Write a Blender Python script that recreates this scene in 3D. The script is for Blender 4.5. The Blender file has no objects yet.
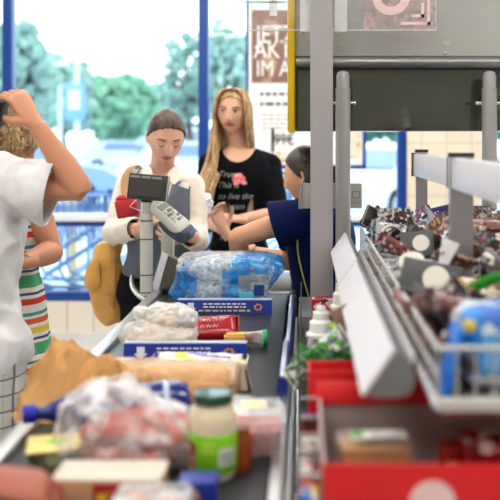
import bpy, bmesh, math, random
from mathutils import Vector, Matrix, noise, Euler
from mathutils.bvhtree import BVHTree
random.seed(7)
PI = math.pi
SC = bpy.context.scene
COL = SC.collection
F = 900.0      # focal length in pixels of the 500 px frame
H = 1.45       # camera height
V = Vector
def P(px, py, d):
    return V(((px-305)/F*d, d, H-(py-140)/F*d))
def R(a): return math.radians(a)
# ------------------------------------------------------------------ colours / materials
def lin(c):
    out = []
    for v in c[:3]:
        v = v/255.0
        out.append(v/12.92 if v <= 0.04045 else ((v+0.055)/1.055)**2.4)
    return (out[0], out[1], out[2], 1.0)
def newmat(name):
    m = bpy.data.materials.new(name); m.use_nodes = True
    nt = m.node_tree; nt.nodes.clear()
    out = nt.nodes.new('ShaderNodeOutputMaterial')
    return m, nt, out
def N(nt, t, **kw):
    n = nt.nodes.new(t)
    for k, v in kw.items():
        if k in n.inputs.keys(): n.inputs[k].default_value = v
        else: setattr(n, k, v)
    return n
def mat(name, col, rough=.5, metal=0.0, var=0.06, scale=20.0, bump=0.0, trans=0.0, coat=0.0, sss=0.0, emit=None, emits=0.0, stretch=(1,1,1), ior=1.45):
    m, nt, out = newmat(name)
    b = N(nt, 'ShaderNodeBsdfPrincipled')
    b.inputs['Roughness'].default_value = rough
    b.inputs['Metallic'].default_value = metal
    if rough >= .75: b.inputs['Specular IOR Level'].default_value = .12
    b.inputs['Transmission Weight'].default_value = trans
    b.inputs['Coat Weight'].default_value = coat
    b.inputs['IOR'].default_value = ior
    if sss:
        b.inputs['Subsurface Weight'].default_value = sss
        b.inputs['Subsurface Radius'].default_value = (.012, .005, .003)
        b.inputs['Subsurface Scale'].default_value = 1.0
    tc = N(nt, 'ShaderNodeTexCoord'); mp = N(nt, 'ShaderNodeMapping')
    mp.inputs['Scale'].default_value = stretch
    nt.links.new(tc.outputs['Object'], mp.inputs['Vector'])
    nz = N(nt, 'ShaderNodeTexNoise'); nz.inputs['Scale'].default_value = scale; nz.inputs['Detail'].default_value = 4
    nt.links.new(mp.outputs[0], nz.inputs['Vector'])
    c = lin(col)
    mx = N(nt, 'ShaderNodeMix', data_type='RGBA')
    mx.inputs['A'].default_value = tuple(max(0, x*(1-var*2)) for x in c[:3])+(1,)
    mx.inputs['B'].default_value = tuple(min(1, x*(1+var*2)) for x in c[:3])+(1,)
    nt.links.new(nz.outputs['Fac'], mx.inputs['Factor'])
    nt.links.new(mx.outputs['Result'], b.inputs['Base Color'])
    if bump:
        bp = N(nt, 'ShaderNodeBump'); bp.inputs['Strength'].default_value = bump; bp.inputs['Distance'].default_value = .01
        nt.links.new(nz.outputs['Fac'], bp.inputs['Height']); nt.links.new(bp.outputs[0], b.inputs['Normal'])
    if emit:
        b.inputs['Emission Color'].default_value = lin(emit); b.inputs['Emission Strength'].default_value = emits
    nt.links.new(b.outputs[0], out.inputs[0])
    return m
def film(name, col, opac, rough=.12, bump=0.5, scale=25, spec=.8, even=False):
    """clear plastic film: partly see-through, glossy, crinkled"""
    m, nt, out = newmat(name)
    b = N(nt, 'ShaderNodeBsdfPrincipled'); b.inputs['Base Color'].default_value = lin(col); b.inputs['Roughness'].default_value = rough
    b.inputs['Specular IOR Level'].default_value = spec
    t = N(nt, 'ShaderNodeBsdfTransparent'); mx = N(nt, 'ShaderNodeMixShader')
    tc = N(nt, 'ShaderNodeTexCoord')
    nz = N(nt, 'ShaderNodeTexNoise'); nz.inputs['Scale'].default_value = scale; nz.inputs['Detail'].default_value = 5
    nt.links.new(tc.outputs['Object'], nz.inputs['Vector'])
    mr = N(nt, 'ShaderNodeMapRange'); mr.inputs['From Min'].default_value = .40; mr.inputs['From Max'].default_value = .66
    mr.inputs['To Min'].default_value = opac*.25; mr.inputs['To Max'].default_value = min(1, opac*1.9)  # opaque patches give whitish streaks standing in for highlights on the folds
    nt.links.new(nz.outputs['Fac'], mr.inputs['Value'])
    if even: mr.inputs['To Min'].default_value = opac*.85; mr.inputs['To Max'].default_value = min(1, opac*1.15)
    lw = N(nt, 'ShaderNodeLayerWeight'); lw.inputs['Blend'].default_value = .25
    ad = N(nt, 'ShaderNodeMath', operation='ADD', use_clamp=True); ml = N(nt, 'ShaderNodeMath', operation='MULTIPLY'); ml.inputs[1].default_value = .5
    nt.links.new(lw.outputs['Facing'], ml.inputs[0]); nt.links.new(ml.outputs[0], ad.inputs[0]); nt.links.new(mr.outputs[0], ad.inputs[1])
    nt.links.new(ad.outputs[0], mx.inputs[0]); nt.links.new(t.outputs[0], mx.inputs[1]); nt.links.new(b.outputs[0], mx.inputs[2])
    if bump:
        bp = N(nt, 'ShaderNodeBump'); bp.inputs['Strength'].default_value = bump; bp.inputs['Distance'].default_value = .01
        nt.links.new(nz.outputs['Fac'], bp.inputs['Height']); nt.links.new(bp.outputs[0], b.inputs['Normal'])
    nt.links.new(mx.outputs[0], out.inputs[0])
    return m
def ramp_mat(name, stops, axis='Z', scale=1.0, offset=0.0, rough=.7, const=True, noise_amt=0.0, bump=0.0):
    """colour bands along one object axis: stops = [(pos, colour)]"""
    m, nt, out = newmat(name)
    b = N(nt, 'ShaderNodeBsdfPrincipled'); b.inputs['Roughness'].default_value = rough
    tc = N(nt, 'ShaderNodeTexCoord'); sp = N(nt, 'ShaderNodeSeparateXYZ')
    nt.links.new(tc.outputs['Object'], sp.inputs[0])
    ma = N(nt, 'ShaderNodeMath', operation='MULTIPLY_ADD'); ma.inputs[1].default_value = scale; ma.inputs[2].default_value = offset
    nt.links.new(sp.outputs[axis], ma.inputs[0])
    src = ma.outputs[0]
    fr = N(nt, 'ShaderNodeMath', operation='FRACT'); nt.links.new(src, fr.inputs[0])
    cr = N(nt, 'ShaderNodeValToRGB')
    if const: cr.color_ramp.interpolation = 'CONSTANT'
    els = cr.color_ramp.elements
    while len(els) > 1: els.remove(els[0])
    els[0].position = stops[0][0]; els[0].color = lin(stops[0][1])
    for p, c in stops[1:]:
        e = els.new(p); e.color = lin(c)
    nt.links.new(fr.outputs[0], cr.inputs[0]); nt.links.new(cr.outputs[0], b.inputs['Base Color'])
    nt.links.new(b.outputs[0], out.inputs[0])
    return m
def pack(name, c1, c2, c3, scale=60, rough=.3, metal=0.0):
    """printed wrapper: base colour with patches of two other inks"""
    m, nt, out = newmat(name)
    b = N(nt, 'ShaderNodeBsdfPrincipled'); b.inputs['Roughness'].default_value = rough; b.inputs['Metallic'].default_value = metal
    tc = N(nt, 'ShaderNodeTexCoord')
    vo = N(nt, 'ShaderNodeTexVoronoi'); vo.inputs['Scale'].default_value = scale; vo.distance = 'CHEBYCHEV'
    nt.links.new(tc.outputs['Object'], vo.inputs['Vector'])
    cr = N(nt, 'ShaderNodeValToRGB'); cr.color_ramp.interpolation = 'CONSTANT'
    e = cr.color_ramp.elements; e[0].color = lin(c1); e[1].position = .62; e[1].color = lin(c2)
    x = e.new(.85); x.color = lin(c3)
    sp = N(nt, 'ShaderNodeSeparateColor'); nt.links.new(vo.outputs['Color'], sp.inputs[0])
    nt.links.new(sp.outputs[0], cr.inputs[0]); nt.links.new(cr.outputs[0], b.inputs['Base Color'])
    nt.links.new(b.outputs[0], out.inputs[0])
    return m
# ------------------------------------------------------------------ object registry
WL = {}
def _link(o): COL.objects.link(o)
def tag(o, label=None, cat=None, group=None, kind=None):
    if label: o['label'] = label
    if cat: o['category'] = cat
    if group: o['group'] = group
    if kind: o['kind'] = kind
    return o
def thing(name, loc, label, cat, group=None):
    o = bpy.data.objects.new(name, None); _link(o); o.empty_display_size = .05
    o.location = V(loc); WL[o] = V(loc)
    return tag(o, label, cat, group)
def place(name, me, parent=None):
    """me is in world coordinates; give it an origin at its base and parent it"""
    xs = [v.co for v in me.vertices]
    if xs:
        lo = V((min(v.x for v in xs), min(v.y for v in xs), min(v.z for v in xs)))
        hi = V((max(v.x for v in xs), max(v.y for v in xs), max(v.z for v in xs)))
        base = V(((lo.x+hi.x)/2, (lo.y+hi.y)/2, lo.z))
    else: base = V((0,0,0))
    me.transform(Matrix.Translation(-base))
    o = bpy.data.objects.new(name, me); _link(o)
    if parent is not None:
        o.parent = parent; o.location = base - WL[parent]
    else: o.location = base
    WL[o] = base
    return o
def obj(name, bm, mats, parent=None, smooth=True, angle=40, label=None):
    me = bpy.data.meshes.new(name)
    bmesh.ops.recalc_face_normals(bm, faces=bm.faces)
    if smooth:
        for f in bm.faces: f.smooth = True
        ca = math.cos(R(angle))
        for e in bm.edges:
            if len(e.link_faces) == 2 and e.link_faces[0].normal.dot(e.link_faces[1].normal) < ca: e.smooth = False
    bm.to_mesh(me); bm.free()
    for m in (mats if isinstance(mats, (list, tuple)) else [mats]): me.materials.append(m)
    o = place(name, me, parent)
    if label: o['label'] = label
    return o
def struct(name, bm, mats, parent=None, **k):
    o = obj(name, bm, mats, parent, **k)
    if parent is None: o['kind'] = 'structure'
    return o
def copy_tree(o, parent=None):
    c = o.copy(); _link(c); c.parent = parent
    if parent is not None: c.matrix_parent_inverse = Matrix.Identity(4)
    for ch in list(o.children):
        copy_tree(ch, c)
    return c
# ------------------------------------------------------------------ shapes
def B(): return bmesh.new()
def M3(loc=(0,0,0), rot=(0,0,0), sc=(1,1,1)):
    return Matrix.Translation(V(loc)) @ Euler(rot).to_matrix().to_4x4() @ Matrix.Diagonal((sc[0], sc[1], sc[2], 1))
def box(bm, c, s, rot=(0,0,0), bev=0.0, mi=0, seg=2, mat4=None):
    nb = bmesh.new()
    bmesh.ops.create_cube(nb, size=1.0)
    bmesh.ops.transform(nb, matrix=Matrix.Diagonal((s[0], s[1], s[2], 1)), verts=nb.verts)
    if bev: bmesh.ops.bevel(nb, geom=nb.edges[:], offset=min(bev, min(s)*.45), segments=seg, profile=.6, affect='EDGES')
    m = M3(c, rot)
    if mat4 is not None: m = mat4 @ m
    bmesh.ops.transform(nb, matrix=m, verts=nb.verts)
    merge(bm, nb, mi)
def box2(bm, lo, hi, bev=0.0, mi=0):
    box(bm, [(a+b)/2 for a, b in zip(lo, hi)], [abs(b-a) for a, b in zip(lo, hi)], bev=bev, mi=mi)
def merge(bm, nb, mi=0, mat4=None):
    if mat4 is not None: bmesh.ops.transform(nb, matrix=mat4, verts=nb.verts)
    mp = {}
    for v in nb.verts: mp[v] = bm.verts.new(v.co)
    for f in nb.faces:
        try:
            g = bm.faces.new([mp[v] for v in f.verts]); g.material_index = mi if mi is not None else f.material_index
        except ValueError: pass
    nb.free()
def catmull(rows, n):
    if n <= 1 or len(rows) < 3: return rows
    out = []
    L = len(rows)
    for i in range(L-1):
        p0 = rows[max(0, i-1)]; p1 = rows[i]; p2 = rows[i+1]; p3 = rows[min(L-1, i+2)]
        for k in range(n):
            t = k/n
            out.append([.5*((2*b)+(-a+c)*t+(2*a-5*b+4*c-d)*t*t+(-a+3*b-3*c+d)*t**3) for a, b, c, d in zip(p0, p1, p2, p3)])
    out.append(list(rows[-1]))
    return out
def tube(bm, pts, radii, side=None, seg=12, n=4, cap=True, mi=0, closed=False, power=2.0):
    if not isinstance(radii, (list, tuple)): radii = [radii]*len(pts)
    rows = []
    for p, r in zip(pts, radii):
        rx, ry = (r if isinstance(r, (list, tuple)) else (r, r))
        rows.append([p[0], p[1], p[2], rx, ry])
    rows = catmull(rows, n)
    C = [V(r[:3]) for r in rows]
    a = V(side) if side is not None else None
    rings = []
    for i, r in enumerate(rows):
        if closed: t = C[(i+1) % len(C)]-C[i-1]
        else: t = C[min(i+1, len(C)-1)]-C[max(i-1, 0)]
        if t.length < 1e-9: t = V((0,0,1))
        t.normalize()
        ref = V(side) if side is not None else (a if a is not None else (V((0,0,1)) if abs(t.z) < .9 else V((1,0,0))))
        aa = ref - t*ref.dot(t)
        if aa.length < 1e-5:
            aa = V((0,1,0)) - t*t.y
        aa.normalize()
        if side is None: a = aa
        bb = t.cross(aa)
        ring = []
        for k in range(seg):
            th = 2*PI*k/seg
            c, s = math.cos(th), math.sin(th)
            if power != 2.0:
                c = math.copysign(abs(c)**(2/power), c); s = math.copysign(abs(s)**(2/power), s)
            ring.append(bm.verts.new(C[i]+aa*(r[3]*c)+bb*(r[4]*s)))
        rings.append(ring)
    m = len(rings)
    for i in range(m if closed else m-1):
        A, Bq = rings[i], rings[(i+1) % m]
        for k in range(seg):
            f = bm.faces.new((A[k], A[(k+1) % seg], Bq[(k+1) % seg], Bq[k])); f.material_index = mi
    if cap and not closed:
        f = bm.faces.new(rings[0][::-1]); f.material_index = mi
        f = bm.faces.new(rings[-1]); f.material_index = mi
def cyl(bm, p0, p1, r0, r1=None, seg=16, mi=0, cap=True):
    tube(bm, [V(p0), V(p1)], [r0, r0 if r1 is None else r1], seg=seg, n=1, mi=mi, cap=cap)
def rod(bm, p0, p1, r=.0015, seg=6, mi=0): cyl(bm, p0, p1, r, seg=seg, mi=mi)
def lathe(bm, prof, mat4=None, seg=28, mi=0):
    """prof: [(r, z)] revolved round z"""
    rings = []
    M = mat4 if mat4 is not None else Matrix.Identity(4)
    for r, z in prof:
        if r < 1e-6: rings.append([bm.verts.new(M @ V((0,0,z)))])
        else: rings.append([bm.verts.new(M @ V((r*math.cos(2*PI*k/seg), r*math.sin(2*PI*k/seg), z))) for k in range(seg)])
    for A, C in zip(rings[:-1], rings[1:]):
        for k in range(seg):
            q = (k+1) % seg
            if len(A) == 1 and len(C) == 1: continue
            if len(A) == 1: f = bm.faces.new((A[0], C[k], C[q]))
            elif len(C) == 1: f = bm.faces.new((A[k], A[q], C[0]))
            else: f = bm.faces.new((A[k], A[q], C[q], C[k]))
            f.material_index = mi
def ell(bm, c, r, rot=(0,0,0), sub=3, mi=0):
    nb = bmesh.new(); bmesh.ops.create_icosphere(nb, subdivisions=sub, radius=1)
    if not isinstance(r, (list, tuple)): r = (r, r, r)
    bmesh.ops.transform(nb, matrix=M3(c, rot, r), verts=nb.verts)
    merge(bm, nb, mi)
def prism(bm, poly, dvec, mi=0):
    """poly: list of 3D points (planar), extruded by dvec"""
    a = [bm.verts.new(V(p)) for p in poly]; b = [bm.verts.new(V(p)+V(dvec)) for p in poly]
    n = len(a)
    fs = [bm.faces.new(a[::-1]), bm.faces.new(b)]
    for i in range(n): fs.append(bm.faces.new((a[i], a[(i+1) % n], b[(i+1) % n], b[i])))
    for f in fs: f.material_index = mi
def rough_up(bm, amp, sc=20, seed=0.0, aniso=(1,1,1)):
    bm.normal_update()
    mv = []
    for v in bm.verts:
        q = V((v.co.x*sc*aniso[0]+seed, v.co.y*sc*aniso[1], v.co.z*sc*aniso[2]))
        mv.append(v.normal*amp*(noise.noise(q)+.5*noise.noise(q*2.3)))
    for v, d in zip(bm.verts, mv): v.co += d
def crumple(bm, amp, sc=12, seed=0.0):
    """ridged creases, as in paper and foil"""
    bm.normal_update(); mv = []
    for v in bm.verts:
        q = v.co*sc+V((seed, seed*.7, 0))
        mv.append(v.normal*amp*(1-2*abs(noise.noise(q))-.6*abs(noise.noise(q*2.1+V((5,1,3))))))
    for v, d in zip(bm.verts, mv): v.co += d
def bake(bm, voxel=None, smooth=0, solid=0.0, adapt=0.0):
    """run remesh / smooth on a bmesh, return a new bmesh"""
    me = bpy.data.meshes.new('tmp'); bmesh.ops.recalc_face_normals(bm, faces=bm.faces); bm.to_mesh(me); bm.free()
    o = bpy.data.objects.new('tmp', me); COL.objects.link(o)
    if voxel:
        r = o.modifiers.new('r', 'REMESH'); r.mode = 'VOXEL'; r.voxel_size = voxel; r.adaptivity = adapt
    if smooth:
        s = o.modifiers.new('s', 'SMOOTH'); s.factor = .5; s.iterations = smooth
    if solid:
        s = o.modifiers.new('t', 'SOLIDIFY'); s.thickness = solid; s.offset = 0
    dg = bpy.context.evaluated_depsgraph_get()
    me2 = bpy.data.meshes.new_from_object(o.evaluated_get(dg))
    nb = bmesh.new(); nb.from_mesh(me2)
    bpy.data.objects.remove(o); bpy.data.meshes.remove(me); bpy.data.meshes.remove(me2)
    return nb
def text_bm(s, size, depth=.0006, shear=0.0, align='LEFT'):
    cu = bpy.data.curves.new('t', 'FONT'); cu.body = s; cu.size = size; cu.extrude = depth; cu.shear = shear; cu.align_x = align; cu.resolution_u = 3
    o = bpy.data.objects.new('t', cu); COL.objects.link(o)
    dg = bpy.context.evaluated_depsgraph_get()
    me = bpy.data.meshes.new_from_object(o.evaluated_get(dg))
    nb = bmesh.new(); nb.from_mesh(me)
    bpy.data.objects.remove(o); bpy.data.meshes.remove(me)
    return nb
UP = Matrix.Rotation(PI/2, 4, 'X')    # stands flat text up, facing -Y
def greek(bm, M, w, h, lines, seed=0, fill=.6, t=.0006):
    """illegibly small print: rows of short bars in local XZ of M, facing -Y"""
    rr = random.Random(seed)
    lh = h/lines
    for i in range(lines):
        x = 0; z = h-(i+.5)*lh
        while x < w:
            l = min(rr.uniform(.04, .16)*w, w-x)
            if l > .01*w: box(bm, (x+l/2, 0, z), (l*.92, t, lh*fill), mat4=M)
            x += l+.025*w
# ------------------------------------------------------------------ people
def head_shape(bm, M, sub=6, male=False):
    nb = bmesh.new(); bmesh.ops.create_icosphere(nb, subdivisions=sub, radius=1)
    ex = math.exp
    def g(X, Z, a, b, sa, sb): return ex(-((X-a)/sa)**2-((Z-b)/sb)**2)
    for v in nb.verts:
        x, y, z = v.co
        X, Y, Z = .073*x, .093*y, .113*z
        if z < 0:
            t = -z
            X *= 1-.30*t*t
            Y *= (1-.45*t) if y > 0 else (1-.06*t)
            if y < 0: X *= 1-.05*t
        if y < .1:
            w = max(0, min(1, (.1-y)*2.2)); a = abs(X); d = 0
            d += .004*g(a, Z, .025, .024, .024, .009)
            d -= .011*g(a, Z, .030, .004, .015, .010)
            d += .0055*g(a, Z, .030, .003, .010, .0065)
            if Z < .02:
                if Z > -.036: k = (.02-Z)/.056; am = .003+.021*k; sx = .0075+.0035*k
                else: am = .024*max(0, 1-(-.036-Z)/.010); sx = .011
                d += am*ex(-(X/sx)**2)
            d += .006*g(a, Z, .013, -.035, .006, .006)
            d += .006*g(X, Z, 0, -.0555, .019, .0045)
            d += .007*g(X, Z, 0, -.0675, .016, .0055)
            d -= .0045*g(X, Z, 0, -.0615, .021, .002)
            d += .008*g(X, Z, 0, -.096, .020, .014)
            d += .004*g(a, Z, .043, -.022, .018, .018)
            Y -= d*w
        v.co = (X, Y, Z)
    for s in (-1, 1):
        eb = bmesh.new(); bmesh.ops.create_icosphere(eb, subdivisions=3, radius=1)
        for v in eb.verts:
            x, y, z = v.co
            r = math.sqrt(y*y+z*z)
            v.co = (x*.007+s*(.074+.006*(y > 0)*y)-s*.003*(r < .55), y*.017+.012, z*.030-.004+.003*y)
        merge(nb, eb)
    merge(bm, nb, 0, M)
def hand_shape(bm, w, f, nrm, side, curls=(20, 25, 30, 35), thumb=.5, k=1.0, spread=1.0):
    """f: finger direction, nrm: out of the palm, side: +1/-1 thumb side"""
    f = V(f).normalized(); nrm = V(nrm); nrm = (nrm-f*nrm.dot(f)).normalized(); u = f.cross(nrm)*side
    def L(a, b, c): return w+(f*a+u*b+nrm*c)*k
    hb = bmesh.new()
    tube(hb, [L(-.04, 0, 0), L(0, 0, 0), L(.03, .003, .001), L(.065, 0, 0), L(.09, -.001, 0), L(.098, -.001, 0)],
         [(.026*k, .020*k), (.027*k, .018*k), (.035*k, .016*k), (.040*k, .014*k), (.040*k, .012*k), (.034*k, .008*k)], side=u, seg=16, n=3)
    offs = (.030, .010, -.010, -.029); lens = (.070, .079, .073, .056)
    for i in range(4):
        base = L(.082, offs[i], 0)
        p = base; d = (f+u*offs[i]*3*spread).normalized(); pts = [L(.05, offs[i]*.9, 0), base]; rr = [.009*k, .0098*k]
        ang = 0
        for j, fr in enumerate((.45, .31, .24)):
            ang += R(curls[i])*(.7, 1.2, .9)[j]
            dd = (d*math.cos(ang)+nrm*math.sin(ang)).normalized()
            mid = p+dd*lens[i]*fr*.5*k; p = p+dd*lens[i]*fr*k
            pts += [mid, p]; rr += [(.0084, .0078, .0072)[j]*k, (.0086, .0078, .0052)[j]*k]
        tube(hb, pts, rr, seg=10, n=2)
        ell(hb, pts[-1], .0055*k, sub=2)
    t0 = L(.018, .022, .004)
    d1 = (f*.65+u*.75+nrm*.25*thumb*2).normalized(); d2 = (f*.9+u*.25+nrm*.5*thumb*2).normalized(); d3 = (f+nrm*.6*thumb*2-u*.1).normalized()
    p1 = t0+d1*.042*k; p2 = p1+d2*.032*k; p3 = p2+d3*.026*k
    tube(hb, [t0, (t0+p1)/2, p1, (p1+p2)/2, p2, (p2+p3)/2, p3], [.014*k, .014*k, .0115*k, .0098*k, .0100*k, .009*k, .006*k], seg=10, n=2)
    ell(hb, p3, .0062*k, sub=2)
    hb = bake(hb, voxel=.0026*k, smooth=2)
    return hb
def torso_rows(J, g=0.0, wide=1.0, upto=9, belly=0.0, frm=0):
    """rows of (point, (rx, ry)) up the trunk, pelvis to neck; g = extra clearance"""
    pel, wst, che, nk = J['pelvis'], J['waist'], J['chest'], J['neck']
    b = J.get('bulk', 1.0)
    rows = [(pel+(pel-wst).normalized()*.10, (.11, .085)), (pel+(pel-wst).normalized()*.05, (.155, .105)), (pel, (.165, .112)), (pel.lerp(wst, .5), (.145, .100)),
            (wst, (.122+belly, .088+belly)), (wst.lerp(che, .5), (.138+belly*.6, .098+belly*.6)), (che, (.152, .108)), (che.lerp(nk, .45), (.150, .095)),
            (che.lerp(nk, .72), (.125, .070)), (che.lerp(nk, .9), (.085, .055)), (nk, (.056, .052))]
    return [(p, ((r[0]*b+g)*wide, (r[1]*b+g)*wide)) for p, r in rows][frm:upto+2]
def arm_tube(bm, J, s, g=0.0, t0=0.0, t1=2.0, flare=0.0, seg=16):
    """s 'L' / 'R'; t 0 shoulder .. 1 elbow .. 2 wrist"""
    S, E, W = J['sh'+s], J['el'+s], J['wr'+s]; b = J.get('armbulk', 1.0)
    def at(t): return S.lerp(E, t) if t <= 1 else E.lerp(W, t-1)
    keys = [(0, .050), (.35, .046), (.7, .040), (.93, .036), (1.0, .037), (1.12, .038), (1.35, .037), (1.7, .029), (2.0, .0245)]
    ks = [k for k in keys if t0 <= k[0] <= t1]
    def rad(t):
        for (a, ra), (c, rc) in zip(keys[:-1], keys[1:]):
            if a <= t <= c: return ra+(rc-ra)*(t-a)/(c-a)
        return keys[-1][1]
    if ks[0][0] > t0: ks = [(t0, rad(t0))]+ks
    if ks[-1][0] < t1: ks = ks+[(t1, rad(t1))]
    pts = [at(t) for t, r in ks]; rr = [r*b+g+flare*max(0, (t-t0)/(t1-t0)) for t, r in ks]
    tube(bm, pts, rr, seg=seg, n=3)
    if t0 == 0: ell(bm, S, .054*b+g, sub=3)
    return at
def leg_tubes(bm, J, g=0.0, t1=2.0, flare=0.0):
    for s in 'LR':
        if 'hip'+s not in J: continue
        Hh, K, A = J['hip'+s], J['kn'+s], J['an'+s]
        keys = [(0, .088), (.5, .075), (.92, .057), (1, .056), (1.3, .056), (1.7, .042), (2, .036)]
        ks = [k for k in keys if k[0] <= t1]
        if ks[-1][0] < t1:
            ks.append((t1, ks[-1][1]-.003))
        pts = [Hh.lerp(K, t) if t <= 1 else K.lerp(A, t-1) for t, r in ks]
        tube(bm, pts, [r*J.get('bulk', 1)+g+flare*t for t, r in ks], seg=16, n=3)
        ell(bm, Hh, .088*J.get('bulk', 1)+g, sub=3)
def foot(bm, A, f, g=0.0):
    f = V(f).normalized(); z = V((0,0,1))
    tube(bm, [A+z*.03-f*.01, A-z*.035-f*.035, A-z*.045+f*.03, A-z*.055+f*.10, A-z*.06+f*.155], [(.036+g, .04+g), (.038+g, .03+g), (.042+g, .034+g), (.045+g, .022+g), (.030+g, .013+g)], side=z.cross(f), seg=12, n=3)
def person(name, J, label, skin, lips, hands=(), sub=6, voxel=.0042, cat='person'):
    """J: joints; Mh: head matrix. returns the body object (top-level)"""
    bm = B()
    ax = J['axis']
    rows = torso_rows(J)
    tube(bm, [r[0] for r in rows], [r[1] for r in rows], side=ax, seg=28, n=4, power=2.3)
    Mh = J['head']; hc = Mh.translation
    back = (Mh.to_3x3() @ V((0,1,0)))
    top = hc+(Mh.to_3x3() @ V((0,.022,-.055)))
    nk = J['neck']
    tube(bm, [nk-(top-nk)*.35, nk, nk.lerp(top, .5), top, hc+(Mh.to_3x3() @ V((0,.01,-.01)))], [.062, .056, .050, .052, .05], seg=16, n=3)
    head_shape(bm, Mh, sub)
    for s in 'LR':
        arm_tube(bm, J, s)
        tube(bm, [J['chest'].lerp(nk, .7), J['sh'+s]], [(.06, .05), (.052, .05)], seg=14, n=1)
    leg_tubes(bm, J)
    for s in 'LR':
        if 'an'+s in J: foot(bm, J['an'+s], J['fwd'])
    bm = bake(bm, voxel=voxel, smooth=1)
    Mi = Mh.inverted()
    for f in bm.faces:
        c = Mi @ f.calc_center_median()
        if c.y < -.06 and abs(c.z+.0615) < .0115*(1-(abs(c.x)/.028)**2 if abs(c.x) < .028 else 0) and abs(c.x) < .026: f.material_index = 1
    for h in hands:
        hb = hand_shape(None, **h); merge(bm, hb, 0)
    o = obj(name, bm, [skin, lips])
    return tag(o, label, cat)
def face_parts(body, Mh, eye_open=True, brow_mat=None, white=None, iris=None, dark=None, look=0.0):
    for s in (-1, 1):
        if eye_open:
            bm = B(); ell(bm, (s*.030+look*.0, -.0835, .0035), (.0125, .006, .0052), rot=(0, s*R(-4), 0), sub=3)
            bmesh.ops.transform(bm, matrix=Mh, verts=bm.verts); e = obj('eye', bm, white, body)
            bm = B(); ell(bm, (s*.030+look, -.0875, .0035), (.0055, .0028, .0052), sub=2)
            bmesh.ops.transform(bm, matrix=Mh, verts=bm.verts); obj('iris', bm, iris, e)
            bm = B(); tube(bm, [V((s*.0165, -.0865, .004)), V((s*.024, -.0905, .0095)), V((s*.032, -.0905, .0100)), V((s*.043, -.084, .005))], [.0008, .0018, .0018, .0009], seg=6, n=3)
        else:
            bm = B(); tube(bm, [V((s*.0165, -.086, .001)), V((s*.024, -.0892, -.0035)), V((s*.032, -.0888, -.0045)), V((s*.043, -.083, -.001))], [.0008, .0018, .0018, .001], seg=6, n=3)
        bmesh.ops.transform(bm, matrix=Mh, verts=bm.verts); obj('eyelashes', bm, dark, body)
        bm = B(); tube(bm, [V((s*.014, -.0905, .0205)), V((s*.026, -.0905, .0250)), V((s*.038, -.0845, .0255)), V((s*.047, -.076, .0215))], [(.0022, .0022), (.0028, .0028), (.0025, .0025), (.0012, .0012)], seg=6, n=3)
        bmesh.ops.transform(bm, matrix=Mh, verts=bm.verts); obj('eyebrow', bm, brow_mat, body)
def cap_hair(bm, Mh, hairline, off=.007, sub=5, wav=.002, seed=0):
    """scalp cap: head surface pushed out where hairline(x,y,z) is true"""
    nb = bmesh.new(); bmesh.ops.create_icosphere(nb, subdivisions=sub, radius=1)
    for v in nb.verts:
        x, y, z = v.co
        X, Y, Z = .073*x, .093*y, .113*z
        if z < 0:
            X *= 1-.22*z*z; Y *= (1-.30*-z) if y > 0 else 1
        d = off+wav*noise.noise(V((x*9+seed, y*9, z*4)))
        n = V((x, y, z)).normalized()
        if not hairline(X, Y, Z): d = -.010
        v.co = V((X, Y, Z))+n*d
    merge(bm, nb, 0, Mh)
def strand(bm, pts, r=.003, seg=5, n=4):
    tube(bm, pts, [r*.6]+[r]*(len(pts)-2)+[r*.25], seg=seg, n=n)
def garment(name, parts, mat_, parent, cut=None, voxel=.006, wrinkle=.004, wsc=14, seed=0, aniso=(1,1,1), solid=.003, smooth=3, label=None, crease=0):
    """parts: function(bm) adds the closed volume; cut(p) True removes (openings)"""
    bm = B(); parts(bm)
    bm = bake(bm, voxel=voxel, smooth=smooth)
    rough_up(bm, wrinkle, wsc, seed, aniso)
    if crease: crumple(bm, crease, 6.5, seed+.3); crumple(bm, crease*.4, 15, seed+4)
    if cut:
        kill = [f for f in bm.faces if cut(f.calc_center_median())]
        bmesh.ops.delete(bm, geom=kill, context='FACES')
        for it in range(14):      # even out the cut hems
            mv = {}
            for v in bm.verts:
                be = [e for e in v.link_edges if len(e.link_faces) == 1]
                if len(be) == 2:
                    a_, b_ = be[0].other_vert(v).co, be[1].other_vert(v).co
                    mv[v] = v.co*.5+(a_+b_)*.25
            for v, c_ in mv.items(): v.co = c_
    if solid: bm = bake(bm, solid=solid)
    return obj(name, bm, mat_, parent, label=label)
def headM(c, yaw=0, pitch=0, roll=0, k=1.0):
    """yaw 0 faces the camera (-Y); + yaw turns towards +X; pitch + looks down"""
    return Matrix.Translation(c) @ Matrix.Rotation(R(yaw), 4, 'Z') @ Matrix.Rotation(R(pitch), 4, 'X') @ Matrix.Rotation(R(roll), 4, 'Y') @ Matrix.Scale(k, 4)
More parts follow.
